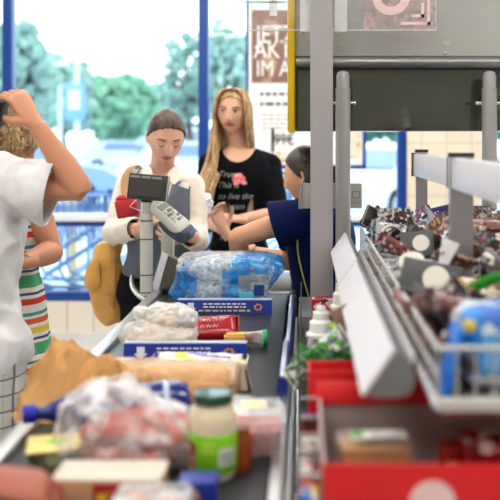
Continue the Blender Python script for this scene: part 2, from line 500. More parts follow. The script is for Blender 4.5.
# ------------------------------------------------------------------ camera, sky, render look
cam = bpy.data.cameras.new('camera'); co = bpy.data.objects.new('camera', cam); _link(co)
co.location = (0,0,H); co.rotation_euler = (PI/2, 0, 0)
cam.sensor_width = 36; cam.sensor_fit = 'HORIZONTAL'; cam.lens = F/500*36
cam.shift_x = -55/500; cam.shift_y = -110/500
cam.dof.use_dof = True; cam.dof.focus_distance = 3.0; cam.dof.aperture_fstop = 2.8
cam.clip_start = .05; cam.clip_end = 500
SC.camera = co
SC.view_settings.view_transform = 'Standard'; SC.view_settings.look = 'None'
SC.view_settings.gamma = 1; SC.view_settings.use_curve_mapping = False
SC.view_settings.exposure = 0.55
w = bpy.data.worlds.new('sky'); SC.world = w; w.use_nodes = True
nt = w.node_tree; nt.nodes.clear()
wo = nt.nodes.new('ShaderNodeOutputWorld'); bg = nt.nodes.new('ShaderNodeBackground')
tc = nt.nodes.new('ShaderNodeTexCoord'); sp = nt.nodes.new('ShaderNodeSeparateXYZ'); cr = nt.nodes.new('ShaderNodeValToRGB')
nt.links.new(tc.outputs['Generated'], sp.inputs[0]); nt.links.new(sp.outputs['Z'], cr.inputs[0])
cr.color_ramp.elements[0].color = (.80, .92, 1, 1); cr.color_ramp.elements[1].color = (.85, .93, 1, 1); cr.color_ramp.elements[1].position = .5
bg.inputs['Strength'].default_value = 2.6
nt.links.new(cr.outputs[0], bg.inputs[0]); nt.links.new(bg.outputs[0], wo.inputs[0])

YW = 6.87     # window wall
X0, X1, YB = -3.4, 4.2, -3.0
ZC = 3.25
# ---- materials of the room
def tile_mat(name, c, grout, sx, sy, rough=.35, off=0.0, mortar=.006, axes='XZ'):
    m, nt, out = newmat(name)
    b = N(nt, 'ShaderNodeBsdfPrincipled'); b.inputs['Roughness'].default_value = rough
    tc = N(nt, 'ShaderNodeTexCoord'); spx = N(nt, 'ShaderNodeSeparateXYZ'); cb = N(nt, 'ShaderNodeCombineXYZ')
    nt.links.new(tc.outputs['Object'], spx.inputs[0]); nt.links.new(spx.outputs[axes[0]], cb.inputs[0]); nt.links.new(spx.outputs[axes[1]], cb.inputs[1])
    br = N(nt, 'ShaderNodeTexBrick'); br.offset = off; br.inputs['Scale'].default_value = 1
    br.inputs['Brick Width'].default_value = sx; br.inputs['Row Height'].default_value = sy; br.inputs['Mortar Size'].default_value = mortar
    cc = lin(c)
    br.inputs['Color1'].default_value = cc; br.inputs['Color2'].default_value = tuple(x*.95 for x in cc[:3])+(1,); br.inputs['Mortar'].default_value = lin(grout)
    nt.links.new(cb.outputs[0], br.inputs['Vector']); nt.links.new(br.outputs[0], b.inputs['Base Color']); nt.links.new(b.outputs[0], out.inputs[0])
    return m
M_tile = tile_mat('cream tiles', (238,226,208), (196,182,160), .20, .60)
M_piertile = tile_mat('pier tiles', (240,226,202), (215,200,176), .19, .20)
M_floor = tile_mat('floor tiles', (212,212,212), (185,185,185), .30, .30, rough=.22, axes='XY', mortar=.004)
M_ceil = mat('ceiling board', (235,235,232), .8)
M_wallp = mat('painted wall', (225,222,214), .7)
M_blue = mat('blue window frame', (8,62,142), .35, var=.03)
M_bluethin = mat('blue window frame thin', (8,62,142), .35, var=.03)  # same blue as the main frame
M_white = mat('white enamel', (238,240,242), .35, var=.02)
M_alu = mat('brushed aluminium', (196,196,198), .32, metal=.85, var=.05, scale=60, stretch=(1,.02,1))
M_aluw = mat('satin aluminium', (214,212,214), .42, metal=.35, var=.03)
M_steel = mat('stainless steel', (170,170,168), .25, metal=.9, var=.05, scale=8)
M_chrome = mat('chrome wire', (214,214,216), .22, metal=.8, var=.02)
M_dark = mat('dark grey plastic', (40,41,44), .5)
M_black = mat('black plastic', (16,17,19), .4)
M_grey = mat('grey plastic', (110,114,118), .5)
M_ltgrey = mat('light grey plastic', (202,204,196), .45, var=.03)
M_paper = mat('white paper', (244,242,238), .7, var=.02)

bm = B(); box2(bm, (X0, YB, -.1), (X1, YW-.1, 0)); struct('floor', bm, M_floor)
bm = B(); box2(bm, (X0-.1, YB-.1, ZC), (X1+.1, YW+.1, ZC+.1)); struct('ceiling', bm, M_ceil)
bm = B(); box2(bm, (X0-.1, YB-.1, -.1), (X0, YW+.1, ZC)); struct('wall_left', bm, M_wallp)
bm = B(); box2(bm, (X1, YB-.1, -.1), (X1+.1, YW+.1, ZC)); struct('wall_right', bm, M_wallp)
bm = B(); box2(bm, (X0, YB-.1, -.1), (X1, YB, ZC)); struct('wall_back', bm, mat('dark back wall', (176,172,166), .7))
def wx(px, d=YW): return (px-305)/F*d
def wz(py, d=YW): return H-(py-140)/F*d
zk = wz(300); zf = wz(291); zt0 = wz(224.5); zt1 = wz(213.5)
pier0, pier1 = wx(406), wx(483)
# knee wall under the glazing, tiled pier between the bays
bm = B(); box2(bm, (X0, YW-.06, -.1), (X1, YW+.18, zk)); struct('wall_front', bm, M_tile)
bm = B(); box2(bm, (pier0, YW-.1, zk), (pier1, YW+.16, ZC)); struct('wall_pier', bm, M_piertile)
bm = B(); box2(bm, (X0, YW-.02, 2.95), (X1, YW+.1, ZC)); struct('trim_1', bm, M_wallp)
M_glass, nt, out = newmat('window glass')
t_ = N(nt, 'ShaderNodeBsdfTransparent'); t_.inputs[0].default_value = (.93,.98,1,1)
g_ = N(nt, 'ShaderNodeBsdfGlossy'); g_.inputs['Roughness'].default_value = .03; mx = N(nt, 'ShaderNodeMixShader'); lw = N(nt, 'ShaderNodeFresnel'); lw.inputs[0].default_value = 1.35
nt.links.new(lw.outputs[0], mx.inputs[0]); nt.links.new(t_.outputs[0], mx.inputs[1]); nt.links.new(g_.outputs[0], mx.inputs[2]); nt.links.new(mx.outputs[0], out.inputs[0])
def window(n, xa, xb, left=True, right=True):
    root = bpy.data.objects.new('window_%d' % n, None); _link(root); root.location = ((xa+xb)/2, YW, zk); WL[root] = V(root.location); root['kind'] = 'structure'
    bm = B(); h = .038
    box2(bm, (xa-h, YW-.05, zk), (xa+h, YW+.05, 2.98), bev=.004)
    if right: box2(bm, (xb-h, YW-.05, zk), (xb+h, YW+.05, 2.98), bev=.004)
    box2(bm, (xa+h, YW-.05, zk), (xb-h, YW+.05, zf), bev=.004)
    box2(bm, (xa+h, YW-.05, 2.9), (xb-h, YW+.05, 2.98), bev=.004)
    obj('window_frame', bm, M_blue, root)
    bm = B(); box2(bm, (xa+h, YW-.075, zt0+.03), (xb-h, YW+.04, zt1), bev=.006); obj('window_rail', bm, M_white, root)  # white colour stands in for the highlight along the transom
    bm = B(); box2(bm, (xa+h, YW-.045, zt0-.01), (xb-h, YW+.04, zt0+.03), bev=.003); obj('window_rail_edge', bm, M_blue, root)
    bm = B(); box2(bm, (xa+h, YW-.004, zf), (xb-h, YW+.004, 2.9)); obj('glass', bm, M_glass, root)
    return root
window(1, wx(-186), wx(9), right=False)
window(2, wx(9), wx(204), right=False)
window(3, wx(204), wx(402))
window(4, wx(487), wx(680))
# ---- ceiling luminaires
M_lamp = mat('lit lamp diffuser', (255,255,255), .5, emit=(255,250,242), emits=15.0, var=0)
lampno = 0
for lx, ly in ((-1.7,1.0),(0.0,1.0),(1.7,1.0),(-1.7,3.4),(0,3.6),(1.7,3.4),(-1.7,5.4),(0,5.6),(1.9,5.4),(-1.2,-1.2),(1.2,-1.2)):
    lampno += 1
    t = thing('ceiling_light', (lx, ly, ZC-.05), 'rectangular white fluorescent ceiling light over the checkout', 'ceiling light', 'ceiling lights over the checkouts')
    bm = B(); box2(bm, (lx-.64, ly-.17, ZC-.05), (lx+.64, ly+.17, ZC-.002)); obj('housing', bm, M_white, t)
    bm = B(); box2(bm, (lx-.60, ly-.14, ZC-.062), (lx+.60, ly+.14, ZC-.0505)); obj('diffuser', bm, M_lamp, t)

# ------------------------------------------------------------------ outside
M_asph = mat('hazy pale paving', (168,184,205), .8, var=.12, scale=.8)  # pale bluish colour carries the outdoor haze and glare
bm = B(); box2(bm, (-60, YW+.19, -.12), (60, 110, -.02)); struct('ground', bm, M_asph)
def leafmat(n, c): return mat(n, c, .7, var=.35, scale=2.5)
M_l1 = leafmat('pale green leaves', (128,160,146)); M_l2 = leafmat('mid green leaves', (112,158,128)); M_l3 = leafmat('dark green leaves', (84,124,106)); M_bark = mat('grey bark', (95,90,88), .9)  # leaf colours paled to stand in for haze and glare outside
def tree(px, d, pytop, pybot, wpx, mleaf, label, n=300, seed=0, leaf=.25):
    rr = random.Random(seed)
    s = F/d; x = (px-305)/s; zt = H+(140-pytop)/s; zb = H+(140-pybot)/s; hw = wpx/2/s
    t = thing('tree', (x, d, -.02), label, 'tree', None)
    bm = B(); cz = (zt+zb)/2; hz = (zt-zb)/2
    tube(bm, [V((x,d,-.02)), V((x+.1,d,zb*.6)), V((x,d,zb+hz*.4)), V((x-.1,d,zt-hz*.6))], [.18,.14,.10,.04], seg=8)
    for k in range(7):
        a = k*2.4; tube(bm, [V((x,d,zb+hz*.2)), V((x+math.cos(a)*hw*.4, d+math.sin(a)*hw*.4, cz)), V((x+math.cos(a)*hw*.7, d+math.sin(a)*hw*.7, cz+hz*.3))], [.07,.04,.015], seg=6)
    obj('trunk', bm, M_bark, t)
    bm = B(); base = bmesh.new(); bmesh.ops.create_icosphere(base, subdivisions=1, radius=1)
    bv = [v.co.copy() for v in base.verts]; bf = [[v.index for v in f.verts] for f in base.faces]; base.free()
    for k in range(n):
        a, b, r = rr.uniform(0, 2*PI), rr.uniform(-1, 1), rr.uniform(.35, 1)**.5
        lump = .8+.35*noise.noise(V((math.cos(a)*1.7+seed, math.sin(a)*1.7, b*2)))
        q = math.sqrt(1-b*b)
        c = V((x+hw*r*q*math.cos(a)*lump, d+hw*r*q*math.sin(a)*lump, cz+hz*r*b*lump)); ls = leaf*rr.uniform(.5, 1.5)
        mm = M3(c, (rr.uniform(0,6), rr.uniform(0,6), 0), (ls, ls*rr.uniform(.5,1), ls*.45))
        vs = [bm.verts.new(mm @ v) for v in bv]
        for f in bf: bm.faces.new([vs[i] for i in f])
    obj('crown', bm, mleaf, t, smooth=False)
tree(15, 30, 10, 128, 80, M_l1, 'tall pale tree behind the blue post at the far left of the window', 420, 1, .22)
tree(-60, 26, 0, 135, 110, M_l1, 'tall pale tree partly cut off by the left edge of the window view', 300, 2, .3)
tree(62, 36, 52, 140, 80, M_l1, 'pale green tree behind the white lamp pole', 420, 3, .3)
tree(118, 46, 68, 150, 90, M_l2, 'rounded green tree right of the white lamp pole', 520, 4, .32)
tree(165, 60, 76, 148, 70, M_l1, 'low hazy tree behind the head of the woman in the grey vest', 380, 5, .3)
tree(188, 30, 20, 138, 66, M_l1, 'tall sparse tree left of the blue post in the middle', 230, 6, .16)
tree(226, 28, 12, 138, 70, M_l1, 'tall sparse tree right of the blue post in the middle', 300, 7, .17)
tree(345, 40, 85, 158, 120, M_l3, 'dark green tree behind the parked white car on the right', 600, 8, .32)
tree(420, 36, 70, 150, 110, M_l3, 'dark tree beyond the tiled pillar', 300, 9, .3)
tree(505, 33, 60, 150, 90, M_l3, 'dark tree seen at the right edge of the photo', 400, 10, .3)
tree(-10, 42, 60, 150, 80, M_l2, 'low green tree far left in the window', 300, 11, .3)
M_pole = mat('white painted pole', (205,215,228), .4)
d = 25
t = thing('lamp_pole', (wx(77,d), d, -.02), 'white street lamp pole with a pale blue hanging sign', 'street lamp')
bm = B(); cyl(bm, (wx(77,d), d, -.02), (wx(77,d), d, wz(54,d)), .10, .06, seg=12); obj('pole', bm, M_pole, t)
bm = B(); tube(bm, [V((wx(77,d), d, wz(60,d))), V((wx(68,d), d, wz(60.5,d))), V((wx(57,d), d, wz(64,d)))], [.06,.07,.03]); box(bm, (wx(61,d), d, wz(64,d)), (.42,.2,.1), bev=.03); obj('lamp_arm', bm, M_pole, t)
bm = B(); box(bm, (wx(76,d), d-.14, wz(102,d)), (.56,.10,.98), bev=.02); obj('sign_board', bm, mat('pale blue sign', (112,158,226), .5), t)
bm = B(); box(bm, (wx(76,d), d-.20, wz(100,d)), (.28,.012,.5)); obj('sign_panel', bm, M_white, t)
bm = B(); dd = 27; cyl(bm, (wx(60,dd), dd, -.02), (wx(60,dd), dd, wz(85,dd)), .075, .06); tag(obj('signpost', bm, M_pole), 'short plain white post left of the street lamp', 'post')
# cars
M_tyre = mat('tyre rubber', (30,32,36), .8); M_cglass = mat('car window', (120,140,160), .15)
def car(x, y, yaw, mc, label, L=4.2, Wd=1.75, Hh=1.45, van=False):
    t = thing('van' if van else 'car', (x, y, -.02), label, 'van' if van else 'car')
    T = Matrix.Translation((x, y, -.02)) @ Matrix.Rotation(yaw, 4, 'Z')
    if van: prof = [(-.5,.2),(-.5,.75),(-.47,.97),(-.40,1),(.22,1),(.32,.93),(.40,.55),(.49,.45),(.5,.2)]
    else: prof = [(-.5,.22),(-.495,.55),(-.47,.66),(-.38,.70),(-.28,.97),(-.15,1),(.05,.98),(.16,.90),(.27,.66),(.42,.60),(.485,.5),(.5,.22)]
    bm = B(); n = len(prof); rings = []
    for sx, sc in ((-1,.80),(-.93,.97),(0,1.0),(.93,.97),(1,.80)):
        rings.append([bm.verts.new(T @ V((a*L*(.985 if abs(sx) == 1 else 1), sx*Wd/2*(1-.10*max(0, b-.6)/.4), b*Hh))) for a, b in prof])
    for A, C in zip(rings[:-1], rings[1:]):
        for k in range(n): bm.faces.new((A[k], A[(k+1) % n], C[(k+1) % n], C[k]))
    bm.faces.new(rings[0]); bm.faces.new(rings[-1][::-1])
    obj('body', bm, mc, t)
    for sy in (-1, 1):
        bm = B()
        pl = [(-.26,.70),(-.20,.92),(.05,.92),(.15,.86),(.22,.70)] if not van else [(.10,.60),(.10,.88),(.24,.88),(.33,.60)]
        prism(bm, [T @ V((a*L, sy*(Wd/2*.955), b*Hh)) for a, b in pl], T.to_3x3() @ V((0, sy*.03, 0))); obj('side_window', bm, M_cglass, t)
        for a in (-.31, .31):
            bm = B(); c = T @ V((a*L, sy*(Wd/2-.08), .31)); e = T.to_3x3() @ V((0, sy*.1, 0))
            cyl(bm, c-e, c+e, .31, seg=20); wh = obj('wheel', bm, M_tyre, t)
            bm = B(); cyl(bm, c+e, c+e*1.1, .19, seg=16); obj('hubcap', bm, M_steel, wh)
    for a, b in (((.17,.90),(.27,.68)), ((-.285,.95),(-.385,.72))):
        if van and a[0] < 0: continue
        if van: a, b = (.325,.92), (.40,.58)
        bm = B(); s = .02 if a[0] > 0 else -.02
        p = [T @ V((a[0]*L+s, -Wd*.40, a[1]*Hh)), T @ V((a[0]*L+s, Wd*.40, a[1]*Hh)), T @ V((b[0]*L+s, Wd*.43, b[1]*Hh)), T @ V((b[0]*L+s, -Wd*.43, b[1]*Hh))]
        prism(bm, p, T.to_3x3() @ V((0,0,.02))); obj('windscreen', bm, M_cglass, t)
    for sy in (-.36, .36):
        bm = B(); ell(bm, T @ V((L*.485, sy*Wd, Hh*.5)), .11, sub=2); obj('headlight', bm, M_white, t)
C_w = mat('white car paint', (196,206,218), .3, coat=.5); C_b = mat('pale blue car paint', (120,150,200), .3, coat=.5); C_g = mat('grey car paint', (140,150,165), .3, coat=.5)
car(wx(388,16.5), 17.2, R(-122), C_w, 'white car parked close outside the window on the right', Hh=1.42)
car(wx(104,38), 42, R(20), C_w, 'white car parked far outside, right of the lamp pole')
car(wx(146,52), 52, R(170), C_w, 'white van parked far outside under the rounded green tree', L=5, Hh=2.1, van=True)
car(wx(30,20), 19.5, R(10), C_b, 'pale blue car parked far outside behind the curly haired woman')
car(wx(200,27), 26, R(0), C_w, 'white car parked far outside between the two women')
car(wx(470,38), 40, R(0), C_w, 'white car parked far outside beyond the tiled pillar')
car(wx(222,40), 41, R(200), C_g, 'grey van parked far outside behind the long haired woman', L=5, Hh=2.0, van=True)
# parked shopping trolleys under the window, outside
M_twire = mat('trolley wire', (120,150,190), .35, metal=.6); M_thand = mat('blue trolley handle', (30,70,170), .4)
def trolley(x, y, yaw, label, group):
    t = thing('shopping_trolley', (x, y, -.02), label, 'shopping trolley', group)
    T = Matrix.Translation((x, y, -.02)) @ Matrix.Rotation(yaw, 4, 'Z')
    bm = B(); pt = lambda u, v: None
    def bp(k, u, v):  # basket point: k 0..1 along, u -1..1 across, v 0..1 up
        return T @ V((-.42+.84*k, u*(.22+.05*v-.05*k), .55+.12*k+v*(.42-.10*k)))
    for i in range(13):
        k = i/12
        for u in (-1, 1): rod(bm, bp(k,u,0), bp(k,u,1), .004, 5)
        rod(bm, bp(k,-1,0), bp(k,1,0), .004, 5)
    for v in (0, .33, .66, 1):
        for u in (-1, 1): rod(bm, bp(0,u,v), bp(1,u,v), .005, 5)
        rod(bm, bp(1,-1,v), bp(1,1,v), .005, 5); rod(bm, bp(0,-1,v), bp(0,1,v), .005, 5)
    for i in range(9):
        u = -1+i/4; rod(bm, bp(1,u,0), bp(1,u,1), .004, 5)
    obj('basket', bm, M_twire, t)
    bm = B()
    for u in (-1, 1):
        tube(bm, [T @ V((-.50,u*.25,1.02)), T @ V((-.44,u*.24,.6)), T @ V((-.40,u*.24,.22)), T @ V((.1,u*.22,.16)), T @ V((.46,u*.18,.14))], .013, seg=8, n=3)
        rod(bm, T @ V((-.40,u*.24,.22)), T @ V((.3,u*.18,.66)), .011, 8)
    obj('frame', bm, M_twire, t)
    bm = B(); cyl(bm, T @ V((-.50,-.27,1.02)), T @ V((-.50,.27,1.02)), .02, seg=10); obj('handle', bm, M_thand, t)
    for a, u in ((-.38,.24),(-.38,-.24),(.44,.18),(.44,-.18)):
        bm = B(); c = T @ V((a,u,.065)); e = T.to_3x3() @ V((0,.014,0)); cyl(bm, c-e, c+e, .06, seg=14); obj('wheel', bm, M_tyre, t)
    return t
tr = trolley(wx(62,8.3), 8.2, R(8), 'wire shopping trolley with a blue handle nested in the row outside the window', 'shopping trolleys parked outside')
for k in range(1, 9):
    c = copy_tree(tr); c.location = (wx(62,8.3)+.24*k, 8.2+.034*k, -.02)
bm = B(); cyl(bm, (wx(72,8.9), 8.9, -.02), (wx(72,8.9), 8.9, 1.0), .055); tag(obj('bollard', bm, mat('cream post paint', (240,214,150), .5)), 'cream bollard standing outside behind the trolleys', 'bollard')
# ---- poster in a blue frame in the window
d = YW-.10
t = thing('window_poster', (wx(306,d), d, wz(168,d)), 'tall white price poster in a blue frame hanging in the window', 'poster')
bm = B(); box2(bm, (wx(248,d), d-.004, wz(165,d)), (wx(363,d), d+.004, 2.75)); obj('paper', bm, M_paper, t)
bm = B()
for a, b, c, e in ((246,248.5,169,-60),(362.5,366,169,-60),(246,366,169,165)): box2(bm, (wx(a,d), d-.012, wz(c,d)), (wx(b,d), d+.012, wz(e,d)))
obj('poster_frame', bm, M_blue, t)
M_pic = pack('poster picture print', (134,100,86), (180,140,112), (196,134,124), scale=9, rough=.5)
M_pic2 = pack('poster food print', (236,222,200), (214,170,110), (180,110,80), scale=14, rough=.5)
bm = B(); box2(bm, (wx(251.5,d), d-.007, wz(83,d)), (wx(358,d), d-.004, wz(10,d))); obj('poster_picture', bm, M_pic, t)
bm = B(); box2(bm, (wx(340,d), d-.008, wz(158,d)), (wx(360,d), d-.004, wz(120,d))); obj('poster_food', bm, M_pic2, t); bm = B(); box2(bm, (wx(276,d), d-.008, wz(162,d)), (wx(292,d), d-.004, wz(152,d))); obj('poster_food', bm, M_pic2, t)
for s, px, py, sz, mm in (('JETZT', 256, 43, .19, M_paper), ('AKTION', 254, 58, .19, M_paper), ('IM ANGEBOT', 256, 76, .17, M_paper), ('1', 266, 152, .26, M_dark), ('99€', 274, 145, .12, M_dark)):
    nb = text_bm(s, sz, .001); bmesh.ops.transform(nb, matrix=Matrix.Translation((wx(px,d), d-.0105, wz(py,d))) @ UP @ Matrix.Scale(.78, 4, V((1,0,0))), verts=nb.verts)
    if s == 'IM ANGEBOT' : pass
    obj('poster_lettering', nb, mm, t, smooth=False)
bm = B(); greek(bm, Matrix.Translation((wx(260,d), d-.007, wz(109,d))), .42, .15, 2, 3, .35); greek(bm, Matrix.Translation((wx(262,d), d-.007, wz(130,d))), .34, .13, 4, 5, .2); obj('poster_small_print', bm, M_grey, t, smooth=False)
# ------------------------------------------------------------------ checkout counter
ZB = H-.57     # belt surface .88
XL, XR = -.565, -.025
t = thing('checkout_counter', (-.3, 2.4, 0), 'long checkout counter with dark moving belt and aluminium edges', 'checkout counter')
M_belt = mat('conveyor belt rubber', (34,38,43), .36, var=.08, scale=30)
bm = B(); box2(bm, (XL+.02, .95, .08), (XR-.01, 2.85, ZB-.06)); box2(bm, (XL+.02, 2.85, .5), (XR-.01, 3.9, ZB-.06)); box2(bm, (XL+.05, 1.0, 0), (XR-.05, 2.8, .08)); box2(bm, (XL+.02, 3.8, 0), (XR-.01, 3.9, .5)); obj('cabinet_body', bm, mat('counter laminate', (190,192,194), .5), t)
bm = B(); box2(bm, (XL+.035, .95, ZB-.05), (-.062, 3.33, ZB), bev=.008); obj('conveyor_belt', bm, M_belt, t)
bm = B(); box2(bm, (XL, .95, ZB-.12), (XL+.034, 3.42, ZB+.012), bev=.004); box2(bm, (XL-.012, .95, ZB-.10), (XL, 3.42, ZB+.002), bev=.003); obj('side_rail', bm, M_alu, t, label='left aluminium rail of the belt')
bm = B(); box2(bm, (-.060, .95, ZB-.10), (-.034, 2.35, ZB+.008), bev=.004); box2(bm, (-.030, .95, ZB-.12), (-.024, 2.9, ZB+.0), bev=.001); obj('side_rail', bm, M_alu, t, label='right steel rail of the belt')
bm = B(); box2(bm, (-.060, 2.36, ZB-.08), (-.032, 3.40, ZB-.03)); obj('divider_channel', bm, M_dark, t)
bm = B(); box2(bm, (XL+.035, 3.335, ZB-.06), (-.03, 3.42, ZB-.004), bev=.004); obj('belt_end_plate', bm, M_steel, t)
bm = B(); box2(bm, (XL+.20, 3.425, ZB-.06), (-.03, 3.9, ZB-.002), bev=.006); obj('scanner_plate', bm, mat('grey scanner plate', (98,100,104), .35, metal=.4), t)
bm = B(); box2(bm, (-.022, 2.93, ZB-.04), (.30, 3.30, ZB-.005), bev=.004); box2(bm, (-.02, 2.95, 0), (.005, 3.28, ZB-.04)); obj('till_shelf', bm, mat('grey till shelf', (150,152,154), .4, metal=.3), t)
# round packing bowl at the end
cx, cy = wx(168,3.72), 3.72
TB = Matrix.Translation((cx,cy,ZB+.008)) @ Matrix.Rotation(R(33), 4, 'X')
bm = B(); lathe(bm, [(0,-.055),(.10,-.052),(.142,-.030),(.150,.0),(.146,.004),(.140,.0),(.134,-.026),(.095,-.046),(0,-.048)], TB, seg=56)
o = obj('packing_bowl', bm, M_steel); tag(o, 'round stainless steel bowl at the far left end of the belt', 'bowl')
bm = B(); lathe(bm, [(.150,-.03),(.158,-.012),(.157,-.002),(.1505,-.001),(.150,-.03)], TB, seg=56); obj('outer_ring', bm, M_white, o)
bm = B(); cyl(bm, (cx,cy+.02,0), (cx,cy+.02,ZB-.045), .04); obj('foot_post', bm, M_steel, o)
# ---- dividers: blue triangular bars
M_dblue = mat('divider blue', (22,48,150), .35, var=.03); M_yel = mat('print yellow', (226,210,60), .5); M_wp = mat('print white', (235,240,250), .5); M_orange = mat('print orange', (232,150,70), .5)
def divider(x0, x1, d, label, rot=0.0, arrow=True, h=.043, zb=None):
    z = (ZB if zb is None else zb)+.0005
    root = thing('customer_divider', ((x0+x1)/2, d, z), label, 'checkout divider', None)
    bm = B(); tr_ = [V((x0, d-.022, z)), V((x0, d+.022, z)), V((x0, d+.013, z+h)), V((x0, d-.014, z+h))]
    prism(bm, tr_, V((x1-x0,0,0))); obj('bar', bm, M_dblue, root)
    def Mf(x, zz): return Matrix.Translation((x, d-.0232+.008*(zz-z)/h, zz))
    bm = B(); greek(bm, Mf(x0+.085, z+h*.40), .14, h*.46, 2, 11, .45); obj('printed_lettering', bm, M_wp, root, smooth=False)
    bm = B(); greek(bm, Mf(x0+.07, z+h*.14), .17, h*.2, 1, 12, .6); obj('printed_lettering', bm, M_yel, root, smooth=False)
    bm = B()
    for k in range(7): ell(bm, (x1-.045+.011*math.cos(k*.9), d-.020, z+h*.5+.009*math.sin(k*.9)), (.0045,.001,.004), sub=1)
    obj('printed_emblem', bm, M_orange, root)
    if arrow:
        bm = B(); a = x0+.045
        prism(bm, [V((a-.010, d-.0228, z+h*.85)), V((a+.010, d-.0228, z+h*.85)), V((a+.010, d-.0235, z+h*.45)), V((a+.018, d-.0235, z+h*.45)), V((a, d-.0245, z+h*.12)), V((a-.018, d-.0235, z+h*.45)), V((a-.010, d-.0235, z+h*.45))], V((0,.0005,0))); obj('printed_arrow', bm, M_wp, root, smooth=False)
    bm = B(); box2(bm, (x0, d-.014, z+h), (x1, d+.013, z+h+.003), bev=.001); obj('top_edge', bm, mat('divider top strip', (190,200,225), .3), root)
    return root
divider(wx(178,2.97), wx(272,2.97), 2.97, 'blue checkout divider lying right in front of the water bottle pack')
divider(wx(125,2.34), wx(247,2.34), 2.34, 'blue checkout divider behind the baguettes, in front of the red snack pack')
# spare dividers lying in the side channel
M_clear = film('clear acrylic', (220,230,245), .35, .05, .1)
for (xo, ya, yb, zz, lab) in ((-.049, 1.98, 2.35, ZB+.010, 'blue divider bar stored on the right rail of the belt, nearer end'), (-.047, 2.42, 3.25, ZB-.029, 'long blue divider bar stored in the channel right of the belt')):
    root = thing('customer_divider', (xo, ya, zz), lab, 'checkout divider')
    bm = B(); prism(bm, [V((xo-.011, ya, zz)), V((xo+.011, ya, zz)), V((xo+.007, ya, zz+.036)), V((xo-.007, ya, zz+.036))], V((0, yb-ya, 0))); obj('bar', bm, M_dblue, root)
    bm = B(); box2(bm, (xo-.0065, ya+.01, zz+.0365), (xo+.004, yb-.01, zz+.040), bev=.001); obj('top_edge', bm, mat('pale strip', (205,212,235), .2, coat=.6), root)
    bm = B(); cyl(bm, (xo, yb-.002, zz+.018), (xo, yb+.03, zz+.035), .009, .004); obj('end_cap', bm, M_clear, root)
# ------------------------------------------------------------------ customer display on its pole
d = 3.33; px_ = wx(146.5, d)
M_cream = mat('pale grey painted pole', (206,206,196), .4, var=.03)
t = thing('customer_display', (px_, d, ZB-.002), 'customer price display with dark screen on a pale ringed pole', 'price display')
bm = B(); cyl(bm, (px_, d, ZB-.002), (px_, d, wz(213,d)), .0235, seg=24); obj('pole', bm, M_cream, t)
bm = B(); cyl(bm, (px_, d, wz(213,d)), (px_, d, wz(202,d)), .0225, .021, seg=24); obj('pole_top', bm, M_chrome, t)
bm = B(); lathe(bm, [(.022,0),(.022,.008),(.015,.016),(.012,.03),(0,.03)], Matrix.Translation((px_, d, wz(202,d)))); obj('swivel', bm, M_black, t)
for y in (221, 239.5, 275, 292.5):
    bm = B(); cyl(bm, (px_, d, wz(y,d)), (px_, d, wz(y,d)+.004), .0242, seg=24); obj('ring', bm, M_black, t)
dm = Matrix.Translation(P(147.5, 187, 3.30)) @ Euler((R(-8), R(4.5), R(-6))).to_matrix().to_4x4()
bm = B(); box(bm, (0,.012,0), (.150,.024,.094), bev=.005, mat4=dm); obj('housing', bm, mat('display housing', (46,47,48), .4), t)
bm = B(); box(bm, (0,-.0015,-.004), (.132,.003,.062), mat4=dm); obj('screen', bm, mat('display screen', (62,62,62), .25), t)
for k in range(3):
    bm = B(); box(bm, (-.050+.041*k,-.0018,.035), (.034,.003,.007), mat4=dm); obj('label_strip', bm, mat('display strip', (150,152,152), .4), t)
for sx in (-.0745, .0745):
    bm = B(); box(bm, (sx, .0, 0), (.0025,.004,.092), mat4=dm); obj('bezel_edge', bm, M_ltgrey, t)
# ---- payment terminal on its stand
d = 3.47
t = thing('payment_terminal', (wx(166,d), d, ZB-.002), 'pale grey card payment terminal tilted on a thick stand', 'payment terminal')
bm = B(); box(bm, (wx(167,d), d+.02, (ZB+wz(228,d))/2), (.048,.045, wz(228,d)-ZB), bev=.01); obj('stand', bm, M_ltgrey, t)
bm = B(); box(bm, (wx(170,d), d, ZB+.008), (.12,.10,.02), bev=.008); obj('stand_base', bm, M_dark, t)
tm = Matrix.Translation(P(170.5, 218, 3.33)) @ Euler((R(22), R(40), R(-8))).to_matrix().to_4x4()
bm = B(); tube(bm, [tm @ V((-.072,0,.004)), tm @ V((-.066,0,.0)), tm @ V((0,0,0)), tm @ V((.05,0,0)), tm @ V((.066,0,-.002))], [(.034,.012),(.040,.018),(.041,.020),(.044,.022),(.040,.018)], side=tm.to_3x3() @ V((0,1,0)), seg=24, n=3, power=4); obj('casing', bm, M_ltgrey, t)
bm = B(); tube(bm, [tm @ V((-.02,0,-.024)), tm @ V((.03,0,-.026)), tm @ V((.075,0,-.010)), tm @ V((.090,0,.000)), tm @ V((.098,0,.008))], [(.038,.010),(.043,.016),(.046,.026),(.042,.024),(.03,.012)], side=tm.to_3x3() @ V((0,1,0)), seg=24, n=3, power=4); obj('back_shell', bm, mat('slate plastic', (62,70,84), .4), t)
bm = B(); box(bm, (-.046,-.0,.0195), (.024,.056,.003), mat4=tm); obj('screen', bm, mat('lcd', (150,158,140), .2), t)
for i in range(4):
    for j in range(3):
        bm = B(); box(bm, (-.022+.0165*i, -.02+.02*j, .0215), (.0115,.0150,.005), bev=.0015, mat4=tm); obj('key', bm, [M_ltgrey, M_grey, mat('keys', (168,172,165), .4)][(i+j) % 3], t)
bm = B(); box(bm, (.093, 0, .012), (.004, .036, .02), bev=.001, mat4=tm); obj('card_slot', bm, mat('blue slot', (70,120,190), .3), t)
